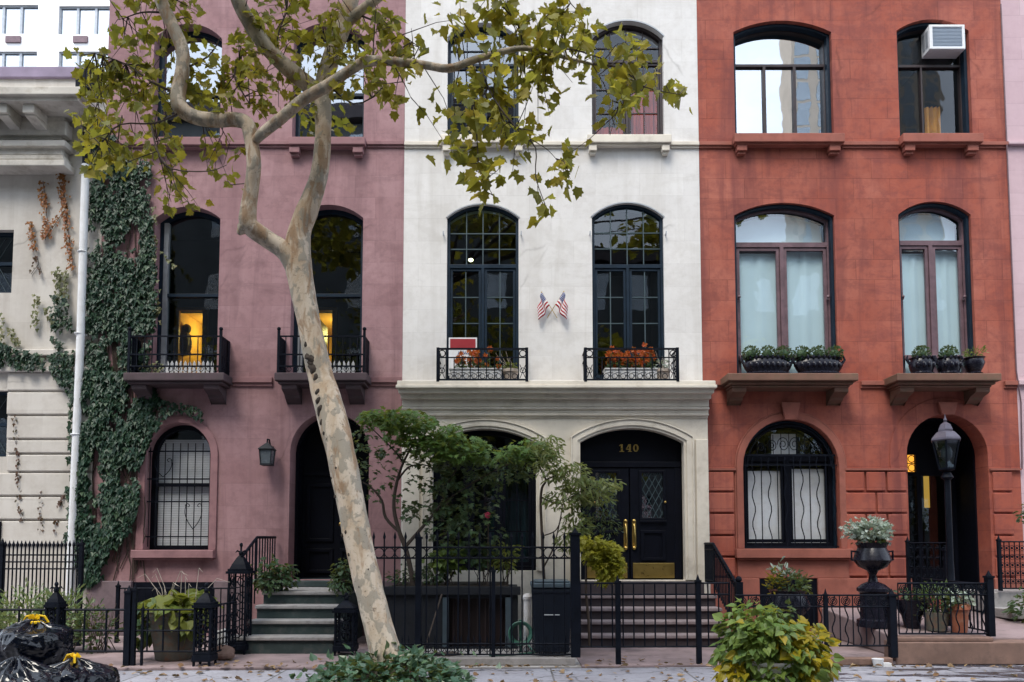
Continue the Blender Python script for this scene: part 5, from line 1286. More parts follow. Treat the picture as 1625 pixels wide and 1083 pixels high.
wall_leaves(m, [(86,470),(112,470),(122,520),(124,600),(98,575),(88,540)], 220, .085, -.2, 12.88, 12.96, seed=6)
m.build('foliage', M['ivy_leaf'], iv)
m = MB()
for poly, n in (([(88,420),(98,425),(102,470),(92,480)], 45), ([(104,432),(112,430),(112,475),(104,478)], 36), ([(58,465),(68,470),(62,525),(54,520)], 40), ([(0,498),(10,500),(12,560),(0,560)], 40), ([(14,520),(22,522),(40,548),(30,552)], 30), ([(72,492),(80,490),(95,515),(90,522)], 24),
                ([(244,330),(252,330),(256,470),(262,520),(248,520)], 70), ([(200,580),(262,572),(262,592),(200,596)], 70), ([(256,400),(264,402),(284,425),(280,432)], 12)):
    wall_leaves(m, poly, n, .075, -.9, 12.9, 12.97)
m.build('young_foliage', M['ivy_young'], iv)
st = MB()
for k in range(26):
    x = rnd.uniform(130, 235); pts = []
    yy = rnd.uniform(850, 930)
    while yy > rnd.uniform(250, 500): pts.append((fx(x, yy), 12.975, fz(yy))); yy -= 30; x += rnd.gauss(0, 6); x = min(245, max(128, x))
    if len(pts) > 2: st.tube(pts, .010, 4)
st.build('stem', M['wood'], iv)
cr = thing('creeper', 'thin rust red creeper strands on the upper beige wall', 'creeper', (fx(95, 430), 12.97, fz(430)))
m = MB(); st = MB()
def strand(m, pts, n, size, w=4):
    for i in range(n):
        t = rnd.random()*(len(pts)-1); k = int(t); f = t-k; a, b = pts[k], pts[k+1]
        px, py = a[0]+(b[0]-a[0])*f+rnd.gauss(0, w), a[1]+(b[1]-a[1])*f; q = P(px, py, FAC)
        m.leaf((q.x, rnd.uniform(12.92, 12.97), q.z), (rnd.gauss(0,.5), -.3, -1), (rnd.gauss(0,.3), -1, .3), size*rnd.uniform(.6, 1.2), OVAL if i % 2 else IVY)
    st.tube([(fx(*p), 12.985, fz(p[1])) for p in pts], .006, 4)
for pts, n in (([(99,262),(102,300),(105,330),(110,375),(117,428)], 230), ([(69,288),(73,320),(76,352),(73,382)], 100), ([(50,352),(54,378),(58,400)], 45), ([(74,378),(86,360),(100,338)], 40)): strand(m, pts, n, .065, 3.2)
m.build('foliage', M['ivy_red'], cr); st.build('stem', M['wood'], cr)
cr = thing('creeper', 'nearly bare brown creeper strands on the lower banded beige wall', 'creeper', (fx(40, 850), 12.95, fz(850)))
m = MB(); st = MB()
for pts, n in (([(25,660),(30,700),(33,750),(34,800),(37,828)], 60), ([(70,770),(68,810),(68,842)], 22), ([(104,785),(96,800),(90,842)], 30), ([(60,408),(62,420),(50,436)], 12), ([(64,424),(68,436)], 8)): strand(m, pts, n, .06, 2)
m.build('foliage', M['ivy_brown'], cr); st.build('stem', M['wood'], cr)

# ------------------------------------------------------------------ the plane tree
def smooth_path(pts, sub=4):
    out = []
    for i in range(len(pts)-1):
        p0, p1, p2, p3 = pts[max(i-1,0)], pts[i], pts[i+1], pts[min(i+2, len(pts)-1)]
        for k in range(sub):
            t = k/sub
            out.append(tuple(.5*((2*b)+(c-a)*t+(2*a-5*b+4*c-d)*t*t+(3*b-a-3*c+d)*t**3) for a, b, c, d in zip(p0, p1, p2, p3)))
    out.append(tuple(pts[-1])); return out
base = P(620, 1060, 7.3); base.z = 0
tree = thing('plane_tree', 'leaning young plane tree with mottled cream bark and olive yellow leaves in the pavement', 'tree', base)
ANCH = []
def limb(m, pts, n=14, wob=.03, sub=4):
    sp = smooth_path(pts, sub); Q = []; rs = []
    for x, y, d, w in sp:
        q = P(x, y, d); Q.append(q); r = w*.93*d/FOC/2; rs.append(r*(1+wob*noise.noise(q*6)*2)); ANCH.append((q, r))
    m.tube(Q, rs, n)
T = [(628,1082,7.3,76),(616,1050,7.3,58),(606,1015,7.3,51),(592,960,7.32,48),(573,880,7.35,47),(557,800,7.38,48),(541,720,7.4,49),(525,655,7.45,50),(511,605,7.5,44),(499,555,7.5,42),(489,505,7.5,40),(479,455,7.5,43),(473,415,7.5,46),(475,370,7.5,40),(491,325,7.5,36),(506,280,7.5,31),(512,230,7.5,28),(513,180,7.5,28),(513,138,7.55,30),(528,85,7.6,30),(545,40,7.65,28),(560,-10,7.7,26),(578,-90,7.8,22)]
tm = MB(); limb(tm, T, 20); 
b0 = base; 
L1 = [(474,440,7.5,34),(455,402,7.46,33),(424,380,7.4,30),(396,358,7.3,31),(394,335,7.27,28),(399,300,7.25,25),(403,262,7.2,25),(399,225,7.2,24),(392,197,7.2,25),(370,190,7.2,24),(345,191,7.18,24),(312,187,7.15,25),(287,172,7.1,27),(283,148,7.1,25),(290,112,7.1,24),(289,78,7.1,23),(274,42,7.1,23),(257,5,7.1,22),(230,-70,7.1,19)]
L2 = [(509,150,7.55,27),(482,129,7.5,28),(447,100,7.4,28),(415,65,7.3,26),(392,30,7.2,25),(375,-5,7.1,24),(350,-70,7.0,21)]
L3 = [(400,232,7.2,13),(412,216,7.15,17),(446,188,7.1,19),(482,158,7.05,20),(520,136,7.0,20),(555,112,7.0,17),(582,98,7.0,18),(622,98,6.95,15),(670,103,6.9,14),(712,109,6.85,14),(748,97,6.85,12),(792,84,6.85,11),(832,77,6.85,9),(870,84,6.85,7),(905,94,6.85,6),(940,102,6.85,4)]
L4 = [(538,58,7.64,20),(556,32,7.6,18),(580,12,7.55,17),(605,-8,7.5,15),(650,-60,7.4,12)]
for L, n in ((L1, 16), (L2, 16), (L3, 12), (L4, 12)): limb(tm, L, n)
q = P(384, 364, 7.3); tm.tube([P(398, 352, 7.3), q, P(378, 372, 7.3)], [.085, .06, .02], 8)
tm.build('trunk', M['bark'], tree, smooth=True)
M['scar'] = mat('dark_scar_bark', (.045,.035,.028), .9, .5, 12, .6, 50); kn = MB()                                                    # dark scars and knots down the trunk
for x, y, w in ((490,548,10),(494,568,15),(497,585,13),(502,600,9),(507,625,8),(509,640,9),(513,655,11),(516,672,8),(521,690,7),(495,578,11),(531,760,4),(536,790,4),(548,850,4),(560,880,4),(556,845,5),(577,930,4),(590,905,5),(540,745,4),(525,700,5)):
    rr = w*7.4/FOC/2; q = P(x, y, 7.43)
    i = min(range(len(ANCH)), key=lambda k: (ANCH[k][0]-Vector((q.x, ANCH[k][0].y, q.z))).length if k < 90 else 9)
    c, R_ = ANCH[i]; dx = q.x-c.x; yy = c.y - math.sqrt(max(1e-4, R_*R_-dx*dx))
    kn = MB(); o_ = 0; kn.ball((0,0,0), rr*1.15, 12, 9, 1.3)
    for j in range(o_, len(kn.v)):
        v_ = Vector(kn.v[j]); f_ = 1+.75*noise.noise(v_*16+q*3); kn.v[j] = (q.x+v_.x*f_, yy+rr*.62+v_.y*f_*.75, q.z+v_.z*f_)
    kn.build('knot', M['scar'], tree, smooth=True)
tw = MB()
def twig(pts, w0, w1):
    n = len(pts); limb(tw, [(x, y, d, w0+(w1-w0)*i/(n-1)) for i, (x, y, d) in enumerate(pts)], 5, 0, 3)
for pts, w0, w1 in (([(760,96,6.85),(775,140,6.8),(800,180,6.75),(828,213,6.75),(850,235,6.7),(850,280,6.7),(864,322,6.7)], 4, 1.5), ([(775,140,6.8),(756,170,6.8),(757,215,6.8),(762,270,6.8),(782,310,6.8)], 3, 1.2),
        ([(828,213,6.75),(865,235,6.7),(882,252,6.7)], 2, 1), ([(830,77,6.85),(822,40,6.9),(792,5,6.9)], 4, 2), ([(900,92,6.85),(890,40,6.9),(905,5,6.9)], 4, 2), ([(940,102,6.85),(985,108,6.8),(1022,138,6.8),(1078,150,6.8)], 4, 1.2),
        ([(870,84,6.85),(905,78,6.85),(960,95,6.8)], 4, 2), ([(283,150,7.1),(240,130,7.0),(200,102,7.0),(150,85,6.9)], 5, 1.5), ([(287,178,7.1),(245,196,7.0),(190,198,6.9),(160,230,6.9)], 4, 1.5), ([(240,198,7.0),(250,240,6.9),(272,268,6.9),(330,272,6.9),(360,262,6.9)], 4, 1.2),
        ([(272,268,6.9),(280,300,6.9),(302,325,6.9)], 2, 1), ([(384,85,7.25),(372,120,7.2),(396,165,7.2)], 5, 2), ([(290,110,7.1),(330,90,7.1),(350,60,7.1)], 4, 2), ([(515,130,7.5),(560,165,7.4),(600,150,7.4)], 4, 2), ([(622,98,6.95),(640,130,6.9),(652,155,6.9)], 3, 1),
        ([(560,20,7.6),(620,45,7.5),(665,75,7.4)], 4, 1.5), ([(257,20,7.1),(225,20,7.0),(195,30,7.0)], 4, 1.5), ([(445,100,7.4),(440,60,7.4),(455,20,7.4)], 4, 2), ([(1022,138,6.8),(985,165,6.8),(968,215,6.8)], 2, 1)): twig(pts, w0, w1)
lf = MB()
CL = [(215,90,60,45,62),(165,150,50,55,62),(155,220,38,45,56),(230,160,60,45,62),(300,35,40,30,34),(212,22,22,20,20),(330,130,45,45,50),(430,50,60,45,64),(420,130,55,45,56),(445,180,45,28,36),(350,165,35,30,26),(262,262,55,40,44),(345,272,45,22,26),(292,330,45,14,26),(570,45,55,40,54),(600,100,50,45,58),(560,145,50,35,44),(520,22,30,26,26),(612,165,26,24,20),(660,72,18,40,18),(480,90,40,40,34),(240,60,30,30,20),
      (735,20,36,24,20),(790,60,55,48,46),(860,50,60,48,52),(905,18,48,24,30),(830,120,65,45,54),(760,150,45,36,36),(940,80,55,46,48),(1000,120,50,42,52),(1012,60,28,20,14),(1068,145,18,18,13),(740,210,36,36,28),(872,130,46,38,36),(800,200,55,46,42),(780,258,46,30,30),(862,200,36,38,22),(852,262,46,26,22),(782,300,22,16,9),(864,322,22,24,10),(985,205,14,36,9),(906,288,10,8,4),(722,250,28,18,14),(985,165,40,30,26),(560,90,40,40,24),(380,90,40,40,24),(190,255,30,30,20),(130,180,20,40,16),(245,225,40,25,20),(170,265,30,20,16),
      (500,-40,200,30,60),(250,-50,150,30,50),(800,-45,160,28,50)]
for px, py, rx, ry, n in CL:
    dd = 7.5 if px < 640 else 7.05; k = max(2, round(n/(4.9 if px > 640 else 3.8)))
    for j in range(k):
        for _ in range(25):
            a, b = rnd.gauss(0,.55), rnd.gauss(0,.55)
            if a*a+b*b < 1.3: break
        end = P(px+rx*a, py+ry*b, dd+rnd.gauss(0,.34))
        an = min(rnd.sample(ANCH, min(len(ANCH), 400)), key=lambda s: (s[0]-end).length+rnd.random()*.12)[0]
        if (an-end).length > 1.1: an = end + (an-end).normalized()*.5
        mid = an.lerp(end, .5)+rv(.05)+Vector((0,0,.03)); tw.tube([an, mid, end], [.006,.004,.0022], 4)
        for q in range(6 if j else 7):
            f = rnd.uniform(.35, 1.02); p = (an.lerp(mid, f*2) if f < .5 else mid.lerp(end, f*2-1)) + rv(.06)
            s = rnd.uniform(.06, .125) * (1.22 if px > 640 else 1.0)
            dirv = Vector((rnd.gauss(0,.7), rnd.gauss(0,.5), rnd.gauss(-.45,.5))); st_ = p - dirv.normalized()*.04
            lf.leaf(p, dirv, Vector((rnd.gauss(0,.6), -abs(rnd.gauss(.5,.5)), rnd.gauss(.5,.5))), s, PLANE)
# the crown goes on above the frame and shades the front gardens
top = P(578, -90, 7.8)
for _ in range(25):
    c = Vector((rnd.uniform(-6.2, 5.6), rnd.uniform(4.2, 9.2), rnd.uniform(9.6, 12.6)))
    if c.y > 7.5: c.z = max(c.z, 10.2)
    if rnd.random() < .5 or _ < 6: tw.tube([top, top.lerp(c, .5)+rv(.25)+Vector((0,0,.4)), c], [.06,.035,.008], 6)
    foliage(lf, c, (1.25, 1.0, .55), 95, .24, PLANE, .4, .2)
tw.build('twigs', M['wood'], tree)
lf.build('crown', M['plane_leaf'], tree)

for x_, y_, h_, r_ in ((-9.5,-5.2,11.5,3.0),(-3.2,-5.6,12.5,3.2),(3.4,-5.3,11.0,2.9),(9.8,-5.5,12.0,3.1)):   # trees of the far pavement, mirrored in the glass
    t = thing('street_tree', 'tree across the street showing only as a dark reflection in the parlour windows', 'tree', (x_, y_, 0), 'trees across the street')
    m = MB(); m.tube([(x_, y_, 0), (x_+.2, y_, 3), (x_, y_+.1, 6), (x_+.3, y_, h_-2)], [.24,.19,.15,.05], 10)
    for k in range(7): a = k*.9; m.tube([(x_, y_, 3.5+k*.7), (x_+math.cos(a)*r_*.6, y_+math.sin(a)*r_*.6, 5.2+k*.8)], [.09,.02], 6)
    m.build('trunk', M['bark'], t, smooth=True)
    m = MB()
    for k in range(9): foliage(m, (x_+rnd.gauss(0,r_*.42), y_+rnd.gauss(0,r_*.4), rnd.uniform(5.0, h_-1.2)), (r_*.55, r_*.55, r_*.5), 190, .34, PLANE, .3, .3)
    m.build('crown', M['plane_leaf'], t)

# ground cover round the trunk
gc = thing('ground_ivy_mound', 'low mound of dark green ivy round the foot of the plane tree', 'ground cover', (base.x, 7.2, 0))
m = MB(); foliage(m, (base.x-.02, 7.25, .0), (.84, .66, .56), 4600, .078, HEART, .1, .80, amp=.18)
for k in range(200): m.leaf((base.x+rnd.gauss(0,.42), 7.25+rnd.gauss(0,.35), rnd.uniform(.1,.48)), rv(1)+Vector((0,0,.3)), (0,-.5,1), .075, IVY)
m.build('foliage', M['ground_ivy'], gc)
m = MB(); m.lathe((base.x-.02, 7.25, 0), [(.52,0),(.50,.12),(.38,.28),(.14,.36)], 18, 1.1, .95); m.build('soil', M['soil'], gc, smooth=True)

# ------------------------------------------------------------------ maple and companions on the terrace
def crown(parent, clusters, d, dj, mt, size, shape, dens=1.0, flat=.45, name='crown', stems=None, root=None):
    m = MB()
    for px, py, rx, ry, n in clusters:
        for _ in range(int(n*dens)):
            while True:
                a, b = rnd.uniform(-1,1), rnd.uniform(-1,1)
                if a*a+b*b < 1 and noise.noise(Vector((px*.01+a*2.2, py*.01+b*3.0, d))) > -.22: break
            dp = d + rnd.uniform(-dj, dj); p = P(px+rx*a, py+ry*b, dp)
            m.leaf(p, (rnd.gauss(a*.6,.5), rnd.gauss(-.35,.5), rnd.gauss(-.35,.3)), (rnd.gauss(0,.35), rnd.gauss(-.35,.3), 1), size*rnd.uniform(.65,1.25), shape)
    return m.build(name, mt, parent)
def stems(parent, paths, d, name='trunk', mt=None):
    m = MB()
    for pts in paths:
        sp = smooth_path([(x, y, d+(0 if len(e) < 2 else e[1]), e[0]) for x, y, *e in pts], 4)
        m.tube([P(x, y, dd) for x, y, dd, w in sp], [w*dd/FOC/2 for x, y, dd, w in sp], 7)
    return m.build(name, mt or M['wood'], parent, smooth=True)
D = 11.65; b = P(655, 930, D); b.z = zt_ = zat(936, 11.3)+.05
mp = thing('small_maple', 'small spreading green maple shading the left arch of the white house', 'tree', b)
stems(mp, [[(656,936,9),(652,905,8),(643,868,8),(634,845,7),(625,805,6),(630,765,5),(640,735,4),(655,705,3),(662,685,2)], [(643,868,6),(672,835,5),(700,800,4),(715,760,3),(740,725,2)], [(634,845,5),(612,822,5),(606,795,4),(590,775,3),(575,765,2)], [(630,765,3),(648,742,3),(672,738,2),(690,745,1.5)], [(640,735,3),(625,715,2.5),(600,690,2),(585,675,1.5)], [(700,800,3),(745,770,2.5),(790,745,2),(830,728,1.5)], [(656,700,2.5),(690,690,2),(730,700,1.5)]], D)
crown(mp, [(612,664,42,15,300),(645,668,45,17,330),(690,690,45,22,360),(735,712,42,22,330),(665,690,55,18,250),(800,722,60,16,280),(842,716,36,20,230),(700,712,50,22,250)], D-.1, .45, M['maple_leaf'], .115, FINE, .9)
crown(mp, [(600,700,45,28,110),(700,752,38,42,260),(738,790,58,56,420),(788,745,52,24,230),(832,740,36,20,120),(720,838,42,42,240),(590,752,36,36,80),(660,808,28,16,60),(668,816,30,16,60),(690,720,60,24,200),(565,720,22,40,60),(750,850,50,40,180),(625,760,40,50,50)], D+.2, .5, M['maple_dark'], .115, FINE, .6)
D = 11.2; b = P(862, 935, D); b.z = .03
sp_ = thing('slender_shrub', 'slender pale leaved shrub on a thin stem before the cream pier', 'shrub', b)
stems(sp_, [[(866,1030,5),(864,935,5),(862,900,5),(860,850,4.5),(858,800,4.5),(860,775,4),(866,762,3),(856,740,2.5),(850,720,1.5)], [(860,790,3),(885,800,2.5),(905,790,2),(930,775,1.5)], [(863,900,3),(878,870,2.5),(888,830,2),(893,800,1.5)], [(866,762,3),(890,752,2),(920,745,1.5)], [(864,850,2),(882,842,2),(892,820,1)]], D)
crown(sp_, [(868,708,24,20,120),(876,742,24,22,120),(905,752,30,20,140),(932,772,40,16,190),(900,790,36,18,170),(962,768,26,10,60),(915,832,22,22,150),(906,860,22,16,90),(862,728,16,26,70),(940,790,30,14,80)], D-.1, .3, M['maple_pale'], .12, NARROW, 1.35)
crown(sp_, [(950,820,26,26,90),(965,842,22,20,70),(940,812,26,16,60)], D-.1, .25, M['maple_dark'], .08, NARROW)
D = 10.7; b = P(945, 985, D); b.z = .04
ym = thing('yellow_maple', 'yellow green fine leaved maple spray drooping beside the brass kick plates', 'shrub', b)
stems(ym, [[(936,1028,5),(934,985,4.5),(930,935,4),(932,880,3),(945,862,2),(965,868,1.5)], [(932,890,2.5),(950,880,2),(970,895,1.2),(965,920,1)]], D)
crown(ym, [(935,862,20,12,120),(955,872,26,14,200),(965,892,24,16,230),(972,905,16,14,110),(962,918,12,10,60),(950,885,22,14,130)], D, .22, M['maple_yellow'], .10, FINE, 1.2)
m = MB(); m.lathe(P(936, 1030, D)+Vector((0,0,-.0)), [(.10,0),(.13,.16),(.14,.2)], 14); 
# low plants on the terrace
for px, py, rx, rz, n, mt, sz, shp, lab in ((712,888,.30,.24,230,'vine_leaf',.10,HEART,'light green hydrangea bush under the maple on the dark terrace'), (765,882,.24,.22,160,'bush',.09,HEART,'mid green leafy plant on the terrace between lighter ones'),
        (800,885,.24,.26,150,'hosta',.13,NARROW,'striped narrow leaved plant at the right end of the terrace'), (690,912,.26,.2,120,'maple_dark',.09,OVAL,'dark low shrub at the left end of the terrace'), (640,915,.25,.22,90,'maple_dark',.08,OVAL,'dark sparse shrub beside the maple stem')):
    c = P(px, py, 11.75); t = thing('terrace_plant', lab, 'plant', (c.x, c.y, zt_))
    m = MB(); foliage(m, c, (rx, .28, rz), n, sz, shp, .2, .3); m.build('foliage', M[mt], t)
    s = MB()
    for k in range(6): s.tube([(c.x+rnd.gauss(0,.04), c.y, zt_), (c.x+rnd.gauss(0,.12), c.y+rnd.gauss(0,.1), c.z)], .007, 4)
    s.build('stem', M['wood'], t)
c = P(774, 818, 11.5); ft_ = thing('pink_flower', 'single bright pink flower head glowing before the dark arch', 'flower', (c.x, 11.5, zt_)); m = MB(); m.tube([(c.x, 11.5, zt_), (c.x+.01, 11.5, c.z)], .006, 4); m.build('stem', M['wood'], ft_); m = MB(); m.ball(c, .045, 8, 6, 1.1)
for k in range(9): a = k*.7; m.leaf(c+Vector((0,0,.01)), (math.cos(a), math.sin(a), .4), (0,0,1), .07, OVAL)
m.build('blossom', mat('pink_petal', (.62,.05,.12), .5), ft_)

# ------------------------------------------------------------------ pots and bushes
def potted(name, label, cat, base, prof, pmat, fol, n=20, sx=1.0, sy=1.0, group=None, bevel=0):
    t = thing(name, label, cat, base, group); m = MB(); m.lathe(base, prof, n, sx, sy); m.build('pot', pmat, t, smooth=True)
    zt = max(p[1] for p in prof); rr = prof[-1][0]
    s = MB(); s.lathe((base[0], base[1], base[2]+zt-.02), [(rr*.9, 0), (rr*.5, .024), (.01, .03)], n, sx, sy); s.build('soil', M['soil'], t)
    for (off, rad, cnt, sz, shp, mt, droop) in fol:
        m = MB(); foliage(m, Vector(base)+Vector((off[0], off[1], zt+off[2])), rad, cnt, sz, shp, droop, .35); m.build('foliage', M[mt] if isinstance(mt, str) else mt, t)
        s = MB()
        for k in range(5): s.tube([Vector(base)+Vector((0,0,zt-.03)), Vector(base)+Vector((off[0]*.6+rnd.gauss(0,.04), off[1], zt+max(0,off[2]*.6))), Vector(base)+Vector((off[0]+rnd.gauss(0,rad[0]*.4), off[1]+rnd.gauss(0,.05), zt+off[2]+rad[2]*.3))], [.008,.006,.003], 4)
        s.build('stem', M['wood'], t)
    return t
# foreground planter
c = P(1226, 1005, 7.8)
potted('street_planter', 'big pale pavement planter overflowing with green and yellow heart leaved vine', 'planter', (c.x, 7.8, 0), [(.26,0),(.28,.04),(.24,.08),(.30,.26),(.34,.38),(.36,.42),(.32,.42)], M['whitestone'],
    [((-.12,-.02,.17),(.44,.42,.37),1150,.10,HEART,'vine_leaf',.55), ((.18,-.12,.08),(.38,.36,.34),560,.098,HEART,'vine_yellow',.55), ((.20,-.16,.02),(.37,.34,.34),300,.098,HEART,'vine_leaf',.55), ((-.05,-.1,.2),(.50,.40,.34),60,.10,HEART,'vine_yellow',.5), ((-.42,-.1,-.12),(.20,.25,.18),80,.09,HEART,'vine_yellow',.5), ((.0,-.22,-.22),(.40,.25,.22),240,.10,HEART,'vine_leaf',.8), ((.15,.1,.42),(.12,.1,.16),40,.07,HEART,'bush',.2)])
c = P(277, 1020, 10.25)
t = potted('hosta_pot', 'large mossy clay pot of yellow green hostas with dry flower stalks', 'potted plant', (c.x, 10.25, .036), [(.22,0),(.24,.02),(.31,.42),(.34,.58),(.36,.60),(.36,.66),(.32,.66)], M['mossy'],
    [((.0,-.02,.06),(.50,.40,.18),130,.22,HEART,'hosta',.35), ((.28,-.2,-.1),(.18,.2,.16),26,.24,HEART,'hosta',.9), ((-.38,-.1,-.2),(.12,.2,.25),30,.16,HEART,'maple_dark',.8)])
s = MB()
for k in range(14):
    x0 = c.x+rnd.uniform(-.2,.3); h_ = rnd.uniform(.25,.6); bx_ = rnd.gauss(0,.12)
    s.tube([(x0, 10.2, .7), (x0+bx_*.4, 10.2, .75+h_*.5), (x0+bx_, 10.18, .72+h_), (x0+bx_*1.5+.04, 10.15, .70+h_*.93)], [.006,.005,.004,.002], 4)
s.build('dry_stalk', M['paletwig'], t)
for px, py, rx, n, lab in ((434, 922, .34, 420, 'bushy green plant spilling over the left of the green steps'), (549, 922, .27, 300, 'bushy green plant at the right of the green steps, half behind the trunk')):
    d = 11.75; c = P(px, py, d)
    potted('step_planter', lab, 'potted plant', (c.x, d, pr[-1][1]+.002), [(.13,0),(.16,.14),(.18,.2),(.16,.2)], M['blackpot'], [((0,-.02,.04),(rx,.26,.26),n,.075,HEART,'bush',.5), ((-.02,-.22,-.1),(rx*.8,.14,.14),90,.07,OVAL,'bush',.8)])
# bushes behind the low fence
for px, py, rx, rz, n, lab in ((30,968,.62,.34,520,'feathery pale green bush at the left edge behind the low fence'), (100,972,.45,.36,420,'feathery pale green bush between the ornate post and the ivy foot'), (150,985,.3,.3,160,'small dark bush growing at the foot of the ivy')):
    d = 10.9; c = P(px, py, d); t = thing('feathery_bush', lab, 'bush', (c.x, d, .036))
    m = MB(); foliage(m, c, (rx, .4, rz), n, .10, NARROW, -.5, .3); foliage(m, c-Vector((0,0,.22)), (rx, .4, rz*.8), n//2, .08, OVAL, .1, .3)
    m.build('foliage', M['feathery'] if px < 140 else M['bush'], t)
    s = MB()
    for k in range(18): x0 = c.x+rnd.gauss(0, rx*.4); s.tube([(x0, d+rnd.gauss(0,.12), .036), (x0+rnd.gauss(0,.12), d+rnd.gauss(0,.15), c.z+rnd.uniform(0,rz*.8))], [.008,.003], 4)
    s.build('stem', M['wood'], t)
# red house forecourt
URN = [(.13,0),(.16,.02),(.16,.06),(.07,.10),(.05,.20),(.08,.26),(.20,.32),(.27,.42),(.24,.52),(.20,.60),(.22,.66),(.24,.68),(.20,.68)]
c = P(1387, 980, 11.1); b_ = (c.x, 11.1, .388)
t = potted('garden_urn', 'tall black pedestal urn with silvery foliage before the red wall', 'urn', (c.x, 11.1, .388), [(.24,0),(.24,.10),(.19,.12),(.19,.50),(.23,.53),(.23,.57)] + [(r, z+.57) for r, z in URN[2:]], M['blackpot'], [((-.04,-.02,.18),(.34,.26,.20),680,.075,FINE,'silver',-.1), ((.0,0,.04),(.22,.2,.12),90,.07,OVAL,'bush',.3)])
m = MB()
for sg in (-1, 1): m.tube([(b_[0]+sg*.20, 11.1, 1.50), (b_[0]+sg*.31, 11.1, 1.51), (b_[0]+sg*.31, 11.1, 1.38), (b_[0]+sg*.24, 11.1, 1.37)], .018, 6)
m.build('handle', M['blackpot'], t, smooth=True)
c = P(1250, 945, 11.0)
potted('garden_urn', 'low wide black urn of mixed green and bronze plants under the barred window', 'urn', (c.x, 11.0, .052), [(.22,0),(.22,.30),(.14,.33),(.16,.45),(.30,.62),(.31,.68),(.24,.84),(.27,.88),(.23,.88)], M['blackpot'], [((.03,-.02,.12),(.28,.24,.2),300,.09,NARROW,'bush',-.2), ((-.2,0,.1),(.12,.15,.16),70,.10,NARROW,'vine_yellow',-.2), ((-.06,0,.26),(.12,.1,.12),46,.12,NARROW,'silver',-.4), ((.24,0,.08),(.1,.12,.14),50,.08,OVAL,'hosta',0)])
d = 10.62; c = P(1523, 1008, d)
potted('terracotta_pot', 'tall terracotta pot with blue green leaves behind the higher curly fence', 'potted plant', (c.x, d, .36), [(.09,0),(.10,.02),(.13,.32),(.155,.33),(.155,.40),(.13,.40)], M['terracotta'], [((-.02,0,.08),(.20,.18,.12),110,.09,OVAL,'silver',.1), ((-.1,0,.02),(.16,.15,.12),70,.08,OVAL,'bush',.2)])
c = P(1487, 1004, 10.75)
potted('brown_pot', 'brown pot of trailing green plants left of the terracotta pot', 'potted plant', (c.x, 10.75, .37), [(.13,0),(.16,.20),(.17,.26),(.14,.26)], M['mossy'], [((0,0,.14),(.28,.22,.28),300,.075,NARROW,'bush',-.2), ((-.05,-.05,.3),(.2,.15,.14),90,.07,NARROW,'maple_leaf',-.3)])
c = P(1447, 985, 11.0)
potted('stone_trough', 'black bowl planter behind the bend of the curly fence', 'potted plant', (c.x, 11.0, .38), [(.10,0),(.14,.18),(.24,.34),(.26,.42),(.22,.42)], M['blackpot'], [((0,0,.06),(.22,.2,.10),90,.08,OVAL,'maple_dark',.2)])
d = 11.4; c = P(1640, 965, d); t = thing('leafy_shrub', 'green leafy shrub cut by the right edge beside the grey steps', 'shrub', (c.x, d, .41)); m = MB(); foliage(m, c, (.34,.25,.28), 220, .09, OVAL, .2); m.build('foliage', M['bush'], t)
s = MB(); s.tube([(c.x, d, .41), c], .015, 5); s.build('stem', M['wood'], t)
c = P(1640, 815, 12.3); t = thing('leafy_shrub', 'upper green shrub tip peeking in at the right edge above the railing', 'shrub', (c.x, 12.3, .85)); m = MB(); foliage(m, c, (.25,.2,.22), 130, .08, OVAL, .2); m.build('foliage', M['bush'], t)
s = MB(); s.tube([(c.x, 12.3, .85), c], .02, 5); s.build('stem', M['wood'], t)

# balcony planters of the red house
zb_ = P(800,592,12.5).z
def trough(label, px, w, balls):
    Y = 12.72; X = P(px, 590, Y).x; t = thing('iron_planter', label, 'planter', (X, Y, zb_), 'black planters on the red house balconies')
    prof = [(.5,.0),(.52,.03),(.44,.06),(.50,.12),(.54,.19),(.48,.25),(.45,.28),(.52,.31),(.50,.31)]
    m = MB(); m.lathe((X, Y, zb_), prof, 24, w, .32)
    for k in range(int(w/.09)): 
        xx = X-w*.46+w*.92*(k+.5)/int(w/.09); f = math.sqrt(max(.05, 1-((xx-X)/(w*.53))**2)); m.ball((xx, Y-.165*f, zb_+.17), .035, 8, 5, 1.5); m.ball((xx, Y-.155*f, zb_+.30), .025, 6, 4, 1.5)
    for sg in (-1, 1): m.tube([(X+sg*w*.5, Y, zb_+.2), (X+sg*(w*.5+.06), Y, zb_+.28), (X+sg*(w*.5+.04), Y, zb_+.36)], [.03,.025,.012], 6)
    m.build('pot', M['blackpot'], t, smooth=True)
    for k in range(balls):
        xx = X + .285*(k-(balls-1)/2); m = MB(); r_ = .135
        for _ in range(330):
            dd = rv().normalized(); m.leaf(Vector((xx, Y, zb_+.38))+dd*r_*rnd.uniform(.85,1.02), dd+rv(.5), dd+rv(.3), .04, OVAL)
        m.build('topiary_ball', M['box_leaf'], t)
        s = MB(); s.ball((xx, Y, zb_+.37), r_*.7, 10, 8); s.build('stem', M['maple_dark'], t)
trough('long black planter with three boxwood balls, left on the wide red balcony', 1218, .80, 3)
trough('long black planter with three boxwood balls, right on the wide red balcony', 1299, .80, 3)
trough('black urn planter with one boxwood ball, left on the narrow red balcony', 1463, .40, 1)
trough('black urn planter with one boxwood ball, middle of the narrow red balcony', 1506, .38, 1)
